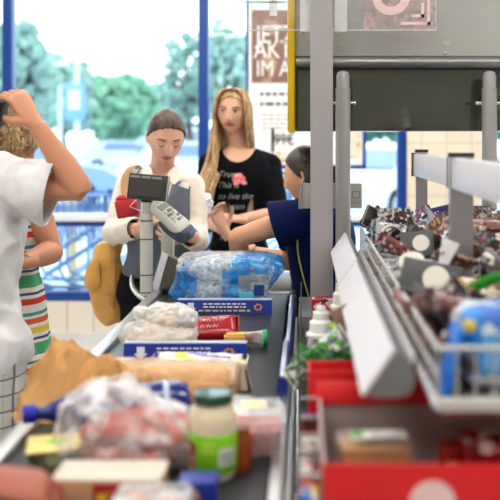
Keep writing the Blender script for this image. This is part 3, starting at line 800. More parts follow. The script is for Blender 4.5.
# ---- tilted scanner screen behind
t = thing('till_screen', (wx(168,3.36), 3.38, ZB-.002), 'tilted dark till screen with bright front edge behind the belt end', 'till screen')
bm = B(); q = 3.365
prism(bm, [P(163,253,q), P(183,263,q), P(173,291,q), P(153,289,q)], V((0,.05,0))); obj('screen_body', bm, mat('till screen body', (96,92,84), .35), t)
bm = B(); prism(bm, [P(162,252,q-.01), P(168,255,q-.01), P(158,291,q-.01), P(151,289,q-.01)], V((0,.012,0))); obj('front_edge', bm, M_white, t)
bm = B(); box(bm, (wx(174,3.4), 3.39, ZB+.006), (.08,.08,.018), bev=.005); obj('screen_base', bm, M_black, t)
# ------------------------------------------------------------------ tall flat post
d = 2.95
bm = B(); box2(bm, (wx(310.5,d), d, ZB-.004), (wx(333,d), d+.045, ZC), bev=.004); t = obj('support_post', bm, mat('satin grey post', (176,172,174), .45, metal=.15, var=.02))
tag(t, 'tall flat light grey post between the belt and the display rack', 'post')
# hanging acrylic sign
d = 3.02
t = thing('hanging_sign', (wx(338,d), d, wz(30,d)), 'clear acrylic sign with pale pink ring hanging behind the tall post', 'sign')
M_acr = film('sign acrylic', (235,240,245), .07, .05, 0)
M_acrp = film('pink sign acrylic', (236,200,205), .22, .05, 0)
bm = B(); box2(bm, (wx(236,d), d-.003, wz(30,d)), (wx(363,d), d+.003, 2.6)); obj('clear_panel', bm, M_acr, t)
bm = B(); box2(bm, (wx(363.2,d), d-.003, wz(30,d)), (wx(436,d), d+.003, 2.6)); obj('pink_panel', bm, M_acrp, t)
bm = B(); box2(bm, (wx(236,d), d-.004, wz(30.6,d)), (wx(436,d), d+.004, wz(29.8,d))); box2(bm, (wx(435.4,d), d-.004, wz(30,d)), (wx(436,d), d+.004, 2.6)); obj('polished_edge', bm, M_white, t)
bm = B(); box2(bm, (wx(300,d), d-.012, wz(32,d)), (wx(312.5,d), d-.005, ZC)); box2(bm, (wx(334.5,d), d-.012, wz(32,d)), (wx(347,d), d-.005, ZC)); obj('hanger_strip', bm, mat('white hanger', (232,232,232), .5), t)
M_pink = mat('pale pink print', (250,214,214), .5)
def ringm(bm, c, r0, r1, dy, seg=40):
    for k in range(seg):
        a, b = 2*PI*k/seg, 2*PI*(k+1)/seg
        prism(bm, [c+V((r0*math.cos(a),0,r0*math.sin(a))), c+V((r1*math.cos(a),0,r1*math.sin(a))), c+V((r1*math.cos(b),0,r1*math.sin(b))), c+V((r0*math.cos(b),0,r0*math.sin(b)))], V((0,dy,0)))
bm = B(); ringm(bm, P(391,-4,d-.005), .036, .064, .002); obj('printed_ring', bm, M_pink, t)
bm = B()
for a, b, c, e in ((400.5,430,25,22),(427,430,25,-34),(411,424,17.5,14.5),(421,424,17.5,3)): box2(bm, (wx(a,d), d-.006, wz(b and c,d)), (wx(b,d), d-.0035, wz(e,d)))
obj('printed_corner', bm, M_pink, t)
M_cy = mat('cyan print', (90,205,195), .4); bm = B(); box2(bm, (wx(244,d), d-.006, wz(3,d)), (wx(287,d), d-.0035, wz(1.6,d))); obj('printed_line', bm, M_cy, t)
bm = B(); box2(bm, (wx(269.5,d), d-.006, wz(16,d)), (wx(277,d), d-.0035, 2.1)); obj('printed_numeral', bm, M_white, t)
# ------------------------------------------------------------------ cabinet overhead
d = 3.14; xa, xb = wx(295,d), 1.25
t = thing('overhead_cabinet', ((xa+xb)/2, d+.15, wz(131,d)), 'overhead brushed steel cabinet with yellow end on two round poles', 'cabinet')
M_cab = mat('satin cabinet steel', (192,192,188), .55, metal=.05, var=.03, scale=4)
M_cabd = mat('polished panel with dim reflection', (104,106,98), .10, metal=.8, var=.15, scale=3)  # dark greenish base colour stands in for the dim room mirrored here
bm = B(); box2(bm, (xa, d+.01, wz(56,d)), (xb, d+.34, 2.32), bev=.003); obj('upper_box', bm, M_cab, t)
bm = B(); box2(bm, (xa+.001, d+.03, wz(131,d)), (xb-.002, d+.33, wz(56,d)-.002), bev=.003); obj('lower_panel', bm, M_cabd, t)
bm = B(); cyl(bm, (xa+.002, d+.012, wz(62,d)), (xb, d+.012, wz(62,d)), .020, seg=24); obj('rolled_edge', bm, mat('rolled steel edge', (150,150,150), .3, metal=.85, var=.02), t)
bm = B(); box2(bm, (wx(287.5,d), d-.02, wz(132,d)), (xa-.0005, d+.345, 2.34), bev=.006); obj('end_panel', bm, mat('yellow end panel', (238,196,10), .4, var=.02), t)
for sx, sy in ((309,37),(341,44),(447,43.5)):
    bm = B(); box(bm, (wx(sx,d), d+.0085, wz(sy,d)), (.028,.002,.019), bev=.0005); obj('sticker', bm, mat('old sticker', (196,194,176), .7), t)
for sx, sy in ((303,31.5),(339,32.5),(446,52.5)):
    bm = B(); ell(bm, (wx(sx,d), d+.008, wz(sy,d)), (.006,.004,.006), sub=2); obj('screw', bm, M_chrome, t)
# round poles
for px, lab in ((343,'round steel pole just right of the tall flat post'), (489.5,'round steel pole at the right edge of the photo')):
    d2 = 3.06; x = wx(px,d2)
    t = thing('round_pole', (x, d2, 0), lab, 'pole')
    bm = B(); lathe(bm, [(.026,0),(.0255,wz(88,d2)),(.0225,wz(88,d2)+.001),(.0225,wz(76,d2)),(.018,wz(72.5,d2)),(.008,wz(71,d2)),(0,wz(71,d2))], Matrix.Translation((x,d2,0)), seg=28); obj('tube', bm, mat('pole steel', (176,174,174), .35, metal=.25, var=.03), t)
    for s in (-1, 1):
        bm = B(); cyl(bm, (x+s*.022, d2+.01, wz(103,d2)), (x+s*.040, d2+.01, wz(103,d2)), .006); ell(bm, (x+s*.040, d2+.01, wz(103,d2)), (.007,.008,.008), sub=2); obj('bolt', bm, M_chrome, t)
    bm = B(); cyl(bm, (x, d2+.02, wz(97,d2)), (x, d2+.065, wz(97,d2)), .008); obj('bracket', bm, M_steel, t)
# small grey box fixed across the poles
d = 3.12
t = thing('junction_box', (wx(333,d), d, wz(210,d)), 'small grey box fixed behind the tall post and the round pole', 'box')
bm = B(); box2(bm, (wx(299,d), d, wz(208.5,d)), (wx(362,d), d+.04, wz(183.5,d)), bev=.003); obj('housing', bm, mat('box grey', (176,174,168), .45, var=.03), t)
bm = B(); box2(bm, (wx(298.5,d), d-.004, wz(208.7,d)), (wx(303,d), d+.042, wz(183.3,d)), bev=.002); obj('end_cap', bm, mat('box end', (150,148,142), .4), t)
bm = B()
for a, b, c, e in ((352,360,192,191.3),(352,360,198,197.3),(352,352.7,198,191.3),(359.3,360,198,191.3),(351,361,203,202.5)): box2(bm, (wx(a,d), d-.001, wz(c,d)), (wx(b,d), d+.001, wz(e,d)))
obj('engraved_plate', bm, M_grey, t)
# ------------------------------------------------------------------ display rack
zr0, zr1 = H-.368, H-.289
xr = .185
t = thing('display_rack', (.45, 2.0, 0), 'wire basket display rack with white price rails right of the belt', 'display rack')
M_wire = mat('white coated wire', (206,204,200), .4, var=.03)
M_rail = mat('pale price rail', (232,230,236), .3, var=.02)
def rail_prof(bm, xa_, za_, xb_, zb_, ya, yb, th=.006, mi=0):
    n = V((zb_-za_, 0, -(xb_-xa_))).normalized()*th
    prism(bm, [V((xa_,ya,za_)), V((xb_,ya,zb_)), V((xb_,ya,zb_))+n, V((xa_,ya,za_))+n], V((0,yb-ya,0)), mi)
bm = B(); rail_prof(bm, .081, H-.368, .126, H-.303, 1.30, 2.25, .005); obj('price_rail', bm, M_rail, t, smooth=False)
bm = B(); rail_prof(bm, .083, H-.364, .128, H-.300, 2.262, 2.92, .005); obj('price_rail', bm, M_rail, t, smooth=False)
bm = B(); rail_prof(bm, .150, H-.366, .172, H-.338, 1.42, 2.80, .004); obj('inner_price_strip', bm, M_rail, t, smooth=False)
# rounded back of the rail (grey end section)
bm = B(); pr = [(.0865,-.3665),(.131,-.3025),(.150,-.318),(.160,-.340),(.158,-.358),(.148,-.370),(.120,-.374),(.098,-.3725)]
prism(bm, [V((a, 1.302, H+b)) for a, b in pr], V((0,1.6,0))); obj('rail_housing', bm, mat('rail end grey', (128,128,128), .45, metal=.2), t, angle=60)
bm = B()
for y in (1.45, 2.2, 2.8): box2(bm, (.13, y, H-.385), (xr+.01, y+.02, H-.365))
obj('rail_bracket', bm, M_steel, t)
# baskets
xe, ys, ye = .80, 1.25, 3.0
bm = B()
box2(bm, (xr-.006, ys, zr0-.008), (xr+.004, ye, zr0+.004), bev=.002); obj('basket_rim', bm, M_rail, t)
bm = B()
box2(bm, (xr, ys-.006, zr0-.010), (xe, ys+.006, zr0+.010), bev=.004)
obj('basket_rim', bm, M_wire, t)
bm = B()
for z in (zr1, zr0+.04): rod(bm, (xr,ys,z), (xr,ye,z), .0022 if z < zr1 else .0032)
for z in (zr1,): rod(bm, (xe,ys,z), (xe,ye,z), .003)
k = 0; y = ys
while y < ye:
    rod(bm, (xr,y,zr0), (xr,y,zr1), .0014); y += .055
for yd in (ys, 1.70, 2.16, 2.6, ye):
    rod(bm, (xr,yd,zr1), (xe,yd,zr1), .0036 if yd < 2 else .0028)
    x = xr
    while x < xe: rod(bm, (x,yd,zr0), (x,yd,zr1), .0016); x += .026
obj('basket_wire', bm, M_wire, t)
bm = B(); box2(bm, (xr+.002, ys+.004, zr0-.004), (xe, ye, zr0-.001)); obj('basket_floor', bm, mat('basket floor', (96,94,96), .5), t)
# upper rail and its posts
zu0, zu1 = H-.113, H-.045
bm = B(); box2(bm, (.345, 1.0, zu0-.001), (.351, 2.17, zu1+.002), bev=.001); box2(bm, (.351, 1.0, zu1-.006), (.375, 2.17, zu1+.002), bev=.001); obj('upper_price_rail', bm, M_rail, t)
bm = B(); box2(bm, (.347, 2.18, zu0), (.353, 2.9, zu1), bev=.001); box2(bm, (.353, 2.18, zu1-.006), (.377, 2.9, zu1), bev=.001); obj('upper_price_rail', bm, M_rail, t)
bm = B(); box2(bm, (.3435, 2.17, zu0-.003), (.3535, 2.185, zu1+.004)); box2(bm, (.343,2.885,zu0-.003),(.355,2.905,zu1+.004)); obj('rail_clip', bm, mat('rail clip', (96,84,80), .5), t)
for pxx, dd, ww in ((421.5, 2.86, .036), (461, 2.13, .055)):
    x = wx(pxx,dd)
    bm = B(); box2(bm, (x-ww/2, dd-.012, 0), (x+ww/2, dd+.012, H-.040), bev=.003); obj('rack_post', bm, mat('post steel', (160,154,156), .3, metal=.7, var=.05), t)
    bm = B(); box2(bm, (x-ww/2-.002, dd-.014, H-.0395), (x+ww/2+.002, dd+.014, H-.030), bev=.002); obj('post_cap', bm, M_dark, t)
    bm = B(); box2(bm, (.378, dd-.010, zu1-.03), (x-ww/2+.002, dd+.010, zu1-.01)) if x-ww/2 > .38 else box2(bm, (.352, dd-.005, zu1-.03), (.360, dd+.005, zu1-.012)); obj('rail_bracket', bm, M_steel, t)
bm = B(); box2(bm, (.30, 1.28, .02), (.34, 2.98, .06)); box2(bm, (.70, 1.28, .02), (.74, 2.98, .06))
for y in (1.3, 2.1, 2.94):
    box2(bm, (.70, y, .0), (.735, y+.035, zr0-.005)); box2(bm, (.30, y+.0, .0), (.33, y+.03, .44)); box2(bm, (.2, y, zr0-.035), (.73, y+.02, zr0-.0045))
obj('rack_frame', bm, M_steel, t)
# lower shelves of the rack
zs = H-.60
M_shelf = mat('wire shelf', (120,122,124), .35, metal=.7)
bm = B()
for z in (zs, zs-.2, zs-.4):
    for x in (-.012, .10, .24, .38): rod(bm, (x,1.12,z), (x,2.88,z), .003)
    y = 1.14
    while y < 2.88: rod(bm, (-.012,y,z), (.70,y,z), .0014); y += .03
for z in (H-.46, H-.49, H-.52, H-.56): rod(bm, (-.012,1.12,z), (-.012,2.88,z), .0018)
y = 1.12
while y < 2.88: rod(bm, (-.012,y,zs), (-.012,y,H-.45), .0016); y += .028
obj('shelf_wire', bm, M_shelf, t)
for yy in (1.24,1.34,1.41,1.50,1.61,1.80):
    bm = B(); rod(bm, (-.012,yy,H-.462), (.022,yy,H-.462), .003); obj('shelf_hook', bm, M_chrome, t)
bm = B(); box2(bm, (.0, 1.14, zs-.006), (.70, 2.86, zs-.003)); box2(bm, (.0, 1.14, zs-.206), (.70, 2.86, zs-.203)); obj('shelf_board', bm, mat('shelf board', (70,72,76), .5), t)
bm = B(); box2(bm, (.0, 1.13, 0), (.02, 1.15, zs)); box2(bm, (.0, 2.85, 0), (.02, 2.87, zs)); obj('shelf_upright', bm, M_steel, t)
# ------------------------------------------------------------------ goods on the belt
E = .0008
def dl(y): return 513.0/(y-140)      # depth of a point of the belt seen at row y
def on(px, y): d = dl(y); return V(((px-305)/F*d, d, ZB+E))
# ---- pack of six water bottles lying on the belt
M_pet = film('clear bottle', (205,225,240), .42, .06, .9, 60)
M_wlab = pack('water label', (40,140,220), (90,180,235), (20,70,170), 22, .3)
M_capb = mat('blue cap', (40,130,215), .35); M_shrink = film('shrink wrap', (238,244,250), .20, .10, 1.0, 55); 
M_shb = film('blue printed wrap', (30,140,220), .85, .12, .7, 30)
def lying_bottle(c, L, r, lab_mat, parent, flip=1):
    T = Matrix.Translation(c) @ Matrix.Rotation(PI/2*flip, 4, 'Y')
    bm = B(); lathe(bm, [(0,-L/2),(r*.75,-L/2),(r*.98,-L/2+.012),(r,-L/2+.03),(r*.96,-L*.25),(r,-L*.22),(r*.95,-L*.17),(r,-L*.14),(r,L*.12),(r*.94,L*.15),(r*.97,L*.2),(r*.8,L*.30),(r*.45,L*.40),(r*.32,L*.43),(r*.32,L/2-.014)], T, seg=24)
    o = obj('bottle', bm, M_pet, parent)
    bm = B(); lathe(bm, [(r+.0006,-.082),(r+.0012,-.081),(r+.0012,-.021),(r+.0006,-.020)], T, seg=24); obj('bottle_label', bm, lab_mat, o)
    bm = B(); lathe(bm, [(r*.36,L/2-.02),(r*.38,L/2-.018),(r*.38,L/2-.001),(0,L/2)], T, seg=18); obj('bottle_cap', bm, M_capb, o)
    return o
d = 3.15; xc = wx(223, 3.05)
root = thing('water_bottle_pack', (xc, d, ZB+E), 'shrink-wrapped pack of blue labelled water bottles lying on the belt', 'water bottle pack')
r = .039
for iy in range(3):
    for iz in range(2):
        lying_bottle(V((xc-.0+.006*iz, d-.082+.081*iy, ZB+.006+r+iz*.080)), .300, r, M_wlab, root, flip=-1 if (iy+iz) % 2 == 0 else -1)
bm = B(); tube(bm, [V((xc-.168,d,ZB+.09)), V((xc-.160,d,ZB+.088)), V((xc-.135,d,ZB+.0875)), V((xc,d,ZB+.0870)), V((xc+.135,d,ZB+.0875)), V((xc+.158,d,ZB+.085)), V((xc+.166,d,ZB+.08))], [(.085,.05),(.108,.070),(.1235,.082),(.1245,.0845),(.1235,.083),(.11,.072),(.09,.055)], side=(0,1,0), seg=72, n=14, power=5, cap=True)
crumple(bm, .0035, 22, 3); 
for f in bm.faces:
    c = f.calc_center_median(); u = c.x-xc; z = c.z-ZB
    f.material_index = 0
    pass
    if u > .0 and u < .052 and c.y < d-.05 and z < .135: f.material_index = 1
    if z > .118 and u > .055+.07*noise.noise(c*18): f.material_index = 1
    if u < -.098+.05*noise.noise(c*14) and z < .13: f.material_index = 1
    if u > .158: f.material_index = 1
for v in bm.verts: v.co.z = max(v.co.z, ZB+.002)
obj('shrink_wrap', bm, [M_shrink, M_shb], root, angle=80)
bm = B(); box(bm, (xc+.123, d-.129, ZB+.066), (.034,.003,.036)); obj('wrap_print', bm, mat('navy print', (16,60,130), .4), root)
bm = B(); box(bm, (xc+.083, d-.129, ZB+.050), (.05,.003,.018)); obj('wrap_print', bm, mat('aqua print', (90,200,225), .4), root)
bm = B(); box(bm, (xc+.075, d-.129, ZB+.092), (.034,.002,.044), bev=.001); obj('wrap_print', bm, mat('silver print', (150,165,175), .2, metal=.5), root)
# ---- bag of bread rolls
M_bread = mat('bread crust', (226,182,128), .7, var=.18, scale=30, bump=.3); M_bag = film('milky plastic bag', (244,242,238), .50, .16, .9, 35, even=True)
p = on(160, 352)
root = thing('bread_roll_bag', p, 'white crinkled plastic bag of bread rolls with knotted top on the belt', 'bag of bread')
for i, (dx, dy, dz) in enumerate(((-.055,.0,.030),(.0,-.02,.030),(.055,.01,.030),(-.02,.05,.03),(.01,.02,.075))):
    bm = B(); ell(bm, p+V((dx,dy,dz)), (.040,.034,.026), rot=(0,0,i), sub=3); rough_up(bm, .002, 30, i); obj('bread_roll', bm, M_bread, root)
bm = B(); ell(bm, p+V((-.005,.01,.042)), (.100,.085,.042), sub=5); ell(bm, p+V((.025,.02,.088)), (.070,.06,.034), rot=(0,.1,0), sub=5)
ell(bm, p+V((-.05,.0,.105)), (.022,.02,.012), sub=4)
bm = bake(bm, voxel=.0035, smooth=2); crumple(bm, .007, 20, 5); crumple(bm, .004, 55, 2); 
for v in bm.verts: v.co.z = max(v.co.z, ZB+.001)
obj('plastic_bag', bm, M_bag, root, angle=80)
# ---- red snack pack (pillow bag, crimped right end)
def pillow(bm, M, L, Wd, T, nx=24, ny=16, crimp=.012, wob=.002, seed=0):
    """pillow packet lying flat: length along x, crimped ends"""
    for sgn in (1, -1):
        g = []
        for i in range(nx+1):
            row = []
            for j in range(ny+1):
                u, v = i/nx*2-1, j/ny*2-1
                e = max(0, min(1, (1-abs(u))*L/2/crimp-1))if (1-abs(u))*L/2 > crimp else 0
                hgt = T/2*(min(1, e*.25+ (1-abs(u)**4)*.8 if e > 0 else 0))*(max(0, 1-abs(v)**3.5))**.6
                z = sgn*hgt+wob*noise.noise(V((u*4+seed, v*4, 0)))
                if e == 0: z += .0018*math.sin(j*2.6)
                row.append(bm.verts.new(M @ V((u*L/2, v*Wd/2*(1-.05*(1-abs(u)**2)), z))))
            g.append(row)
        for i in range(nx):
            for j in range(ny): bm.faces.new((g[i][j], g[i+1][j], g[i+1][j+1], g[i][j+1]))
    bmesh.ops.remove_doubles(bm, verts=bm.verts, dist=.00005)
p = on(212, 343)
M_red = mat('glossy red foil', (168,12,22), .22, var=.1, scale=8, coat=.4)
T = Matrix.Translation(p+V((0,.05,.031))) @ Euler((R(38),R(-3),R(3))).to_matrix().to_4x4()
root_bm = B(); pillow(root_bm, T, .145, .085, .040, crimp=.010, seed=2)
for v in root_bm.verts: v.co.z = max(v.co.z, ZB+.001)
o = obj('snack_packet', root_bm, M_red, angle=70); tag(o, 'glossy dark red snack packet on the belt beside the bread roll bag', 'packet')
nb = B()
for ln, (z0, n) in enumerate(((.012, 4), (-.012, 3))):
    for k in range(n): 
        x = -.03+k*.018; tube(nb, [V((x-.006, z0-.004, .0205)), V((x-.003, z0+.006, .0215)), V((x+.003, z0-.003, .0215)), V((x+.007, z0+.005, .0205))], [(.0022,.001)]*4, side=(0,0,1), seg=6, n=3)
bmesh.ops.transform(nb, matrix=T, verts=nb.verts); obj('printed_lettering', nb, M_wp, o)
# ---- cheese wedge and clear tub with green lid
p = on(238, 347)
bm = B(); prism(bm, [p+V((-.035,-.02,0)), p+V((.045,-.01,0)), p+V((.03,.035,0)), p+V((-.04,.02,0))], V((0,0,.036))); bmesh.ops.bevel(bm, geom=bm.edges[:], offset=.006, segments=2, affect='EDGES')
o = obj('cheese_piece', bm, mat('yellow cheese', (226,178,84), .4, var=.08)); tag(o, 'piece of yellow cheese between the red packet and the green capped cup', 'cheese')
p = on(257, 347)
T = Matrix.Translation(p+V((0,0,.024))) @ Euler((0, R(90), R(6))).to_matrix().to_4x4()
root = thing('dip_cup', p, 'small clear cup with a green lid lying on the belt', 'cup')
bm = B(); lathe(bm, [(0,-.035),(.017,-.035),(.020,.012),(.0225,.014),(.0225,.016)], T, seg=24); obj('cup', bm, film('cup plastic', (220,230,225), .35, .1, .3), root)
bm = B(); lathe(bm, [(.0228,.0162),(.0232,.018),(.0232,.026),(.02,.029),(0,.0295)], T, seg=24); obj('lid', bm, mat('green lid', (20,160,80), .3), root)
bm = B(); lathe(bm, [(0,-.033),(.0155,-.033),(.017,.0),(0,.002)], T, seg=20); obj('filling', bm, mat('red brown sauce', (130,50,36), .4), root)
# ---- blue and yellow bag behind the baguettes
p = on(196, 382)
T = Matrix.Translation(p+V((.0,.02,.026))) @ Euler((R(26),0,R(-5))).to_matrix().to_4x4()
bm = B(); pillow(bm, T, .235, .11, .035, crimp=.012, seed=8, wob=.006)
for v in bm.verts: v.co.z = max(v.co.z, ZB+.001)
for f in bm.faces:
    c = T.inverted() @ f.calc_center_median(); f.material_index = 0
    if c.y > .012+.02*noise.noise(c*20): f.material_index = 1 if -.06 < c.x < -.01 else 0
    if c.y > .02 and -.03 < c.x < .095: f.material_index = 2 if abs(c.y-.034+.25*c.x) < .008 else 0
    if c.x < -.10 and c.y > .01: f.material_index = 2
o = obj('pasta_bag', bm, [mat('pearl bag', (226,222,216), .35), mat('yellow bag print', (240,220,60), .35), mat('violet bag print', (120,112,186), .35)], angle=70)
tag(o, 'pearl white bag with yellow and violet print behind the baguettes', 'bag')
# standing carton end at its right
p = on(243, 392)
bm = B(); prism(bm, [p+V((-.016,0,0)), p+V((.020,0,0)), p+V((.006,0,.062)), p+V((-.012,0,.062))], V((-.004,.05,0))); bmesh.ops.bevel(bm, geom=bm.edges[:], offset=.003, segments=2, affect='EDGES')
o = obj('paper_carton', bm, mat('cream carton', (206,196,170), .6)); tag(o, 'small cream carton standing at the right end of the baguettes', 'carton')
bm = B(); prism(bm, [p+V((.012,-.001,.002)), p+V((.019,-.001,.002)), p+V((.008,-.001,.050)), p+V((.004,-.001,.050))], V((0,.0008,0))); obj('dark_side', bm, M_dark, o)
# ---- baguettes in a paper sleeve
M_bag2 = mat('baguette crust', (222,158,86), .6, var=.22, scale=22, bump=.4)
M_kraft = mat('kraft paper', (196,150,96), .75, var=.08, scale=9)
M_sleeve = film('pale baguette sleeve', (228,188,138), .34, .22, .7, 22, even=True)
p0, p1 = on(104, 400), on(236, 404)
root = thing('baguette_bag', (p0+p1)/2, 'golden baguettes in a thin pale sleeve lying across the belt', 'baguettes')
for dz, dy, rr_ in ((.040,.020,.034),(.028,-.035,.026)):
    a = p0+V((0,dy,dz)); b = p1+V((-.012,dy,dz+.008*(dy > 0)))
    bm = B(); tube(bm, [a, a.lerp(b,.06), a.lerp(b,.5), a.lerp(b,.92), a.lerp(b,.985)], [(rr_*.3,rr_*.3),(rr_*.85,rr_*.8),(rr_,rr_*.95),(rr_*.92,rr_*.9),(rr_*.55,rr_*.5)], seg=20, n=8); rough_up(bm, .003, 22, dz*90)
    for v in bm.verts: v.co.z = max(v.co.z, ZB+.002)
    obj('baguette', bm, M_bag2, root)
a, b = p0+V((0,-.005,.042)), p1+V((0,-.005,.044))
bm = B(); tube(bm, [a, a.lerp(b,.1), a.lerp(b,.5), a.lerp(b,.9), a.lerp(b,1.0)], [(.066,.040),(.070,.044),(.070,.043),(.068,.042),(.055,.040)], side=(0,1,0), seg=40, n=16, power=2.6); crumple(bm, .005, 20, 9)
for v in bm.verts: v.co.z = max(v.co.z, ZB+.001)
obj('sleeve', bm, M_sleeve, root, angle=80)
# ---- crumpled brown paper bag with a raised peak
p = on(76, 408)
bm = B()
prof_h = [(18,.004),(24,.035),(34,.078),(46,.122),(56,.136),(64,.130),(76,.116),(90,.108),(108,.100),(126,.088),(146,.066),(160,.035),(176,.002)]
def hx(px):
    for (a_, ha), (c_, hc) in zip(prof_h[:-1], prof_h[1:]):
        if a_ <= px <= c_: return ha+(hc-ha)*(px-a_)/(c_-a_)
    return .004
nu, nv = 90, 60; g = []
for i in range(nu+1):
    px = 18+158*i/nu; x = (px-305)/F*p.y; h = hx(px); row_ = []
    wd = .045+.062*min(1, h/.09)
    for j in range(nv+1):
        v = j/nv*2-1
        lean = .10*(h/.136)**2*(1-abs(v))*.35
        q = V((x+.012*noise.noise(V((px*.05, v*2, 3))), p.y+v*wd+lean, ZB+.001+h*(1-abs(v)**1.25)))
        cr_ = 1-2.2*abs(noise.noise(V((px*.045+v*.9, v*1.3, 7.3))))-1.0*abs(noise.noise(V((px*.10-v*2.0, v*3.1, 1.3))))
        q += V((0, -.016*cr_*(1-abs(v)), .022*cr_*(1-abs(v)**2)))*min(1, h/.03)
        q.z = max(q.z, ZB+.001); row_.append(bm.verts.new(q))
    g.append(row_)
for i in range(nu):
    for j in range(nv): bm.faces.new((g[i][j], g[i+1][j], g[i+1][j+1], g[i][j+1]))
bm = bake(bm, solid=.001)
o = obj('paper_bag', bm, M_kraft, angle=30); tag(o, 'crumpled brown paper bag with a raised peak on the belt', 'paper bag')
# ---- blue mineral water bottle lying, cap to the left
M_bluep = mat('blue bottle plastic', (18,36,130), .12, coat=.6, var=.1, trans=.25)
a, b = on(22, 438)+V((0,0,.044)), on(190, 424)+V((0,0,.046))
ax = (b-a).normalized(); L = (b-a).length
T = Matrix.Translation(a) @ V((0,0,1)).rotation_difference(ax).to_matrix().to_4x4()
root = thing('water_bottle', V(((a.x+b.x)/2, (a.y+b.y)/2, ZB)), 'dark blue plastic bottle lying on the belt with its cap to the left', 'bottle')
r = .043
bm = B(); lathe(bm, [(.013,.02),(.013,.04),(.018,.055),(.034,.085),(.042,.12),(r,.15),(.040,.165),(r,.18),(r,L-.09),(.040,L-.08),(r,L-.07),(r,L-.02),(.036,L-.004),(0,L)], T, seg=28); obj('bottle_body', bm, M_bluep, root)
bm = B(); lathe(bm, [(0,0),(.016,.001),(.0175,.004),(.0175,.024),(.0155,.026)], T, seg=24); obj('bottle_cap', bm, mat('deep blue cap', (22,30,170), .35), root)
bm = B(); lathe(bm, [(r+.0005,L-.055),(r+.001,L-.054),(r+.001,L-.046),(r+.0005,L-.045)], T, seg=28); lathe(bm, [(r+.0005,.19),(r+.001,.191),(r+.001,.205),(r+.0005,.206)], T, seg=28); obj('bottle_label', bm, mat('bottle label', (190,200,235), .35), root)
# ---- dark jar beside it
p = on(171, 446)
T = Matrix.Translation(p+V((0,0,.031))) @ Euler((0, R(90), R(30))).to_matrix().to_4x4()
root = thing('dark_jar', p, 'dark brown jar lying on its side between the clear bag and the cream jar', 'jar')
bm = B(); lathe(bm, [(0,-.045),(.026,-.045),(.030,-.038),(.030,.030),(.024,.036),(.024,.040)], T, seg=28); obj('jar_body', bm, mat('dark brown glass', (36,16,14), .1, coat=.5), root)
bm = B(); lathe(bm, [(.0255,.038),(.0262,.040),(.0262,.052),(0,.053)], T, seg=28); obj('lid', bm, M_steel, root)
bm = B(); lathe(bm, [(.0303,-.012),(.0308,-.011),(.0308,-.004),(.0303,-.003)], T, seg=28); obj('label_band', bm, M_wp, root)
# ---- clear carrier bag with packed sausages
p = on(128, 462)
root = thing('sausage_bag', p, 'clear crinkled plastic bag filled with pink sausages on the belt', 'bag of sausages')
M_saus = mat('pink sausage', (190,84,68), .3, var=.15, scale=14, coat=.4)
for i in range(8):
    k = i%4; lay = i//4
    bm = B(); x0 = -.125+.012*k+.05*lay; y0 = -.040+.030*k; z0 = .020+.036*lay-.0*k
    c = p+V((0,y0,z0)); L = .105-.012*lay
    tube(bm, [c+V((x0,0,.012)), c+V((x0+.012,.004,.008)), c+V((x0+L*.6,.010,.006)), c+V((x0+L*1.2,.004,.0)), c+V((x0+L*1.8,-.006,-.002)), c+V((x0+L*1.8+.01,-.007,-.002))], [.006,.0165,.018,.018,.0165,.006], seg=14, n=5)
    for v in bm.verts: v.co.z = max(v.co.z, ZB+.002)
    obj('sausage', bm, M_saus, root)
M_cbag = film('clear bag', (240,240,240), .36, .12, 1.0, 26)
bm = B()
tube(bm, [p+V((-.118,0,.04)), p+V((-.10,0,.045)), p+V((-.05,0,.060)), p+V((.04,0,.050)), p+V((.11,0,.035)), p+V((.135,0,.03))], [(.03,.02),(.07,.045),(.085,.066),(.085,.056),(.066,.038),(.03,.016)], side=(0,1,0), seg=36, n=10)
ell(bm, p+V((-.015,.02,.092)), (.075,.05,.046), rot=(0,.15,0), sub=4)
tube(bm, [p+V((-.03,-.02,.135)), p+V((.03,-.045,.115)), p+V((.09,-.055,.07)), p+V((.125,-.05,.03))], [.010,.016,.015,.01], seg=14, n=6)
bm = bake(bm, voxel=.0045, smooth=2); crumple(bm, .012, 12, 4); crumple(bm, .004, 34, 2)
for v in bm.verts: v.co.z = max(v.co.z, ZB+.001)
obj('plastic_bag', bm, M_cbag, root, angle=80)
# ---- yellow topped package with a green leaf mark
p = on(54, 470)
T = Matrix.Translation(p) @ Matrix.Rotation(R(14), 4, 'Z')
root = thing('food_package', p, 'flat food package with yellow lid and green mark beside the reddish hand', 'food package')
bm = B(); box(bm, (0,0,.022), (.085,.085,.044), bev=.006, mat4=T); obj('tray', bm, pack('tray side print', (96,92,70), (150,150,120), (60,60,50), 40, .4), root)
bm = B(); box(bm, (0,0,.0455), (.090,.090,.003), bev=.001, mat4=T); obj('lid', bm, mat('yellow lid film', (228,206,120), .3), root)
bm = B(); ell(bm, (.006,.004,.0475), (.020,.013,.0012), rot=(0,0,.2), sub=3); bmesh.ops.transform(bm, matrix=T, verts=bm.verts); obj('printed_mark', bm, mat('green mark', (120,200,40), .4), root)
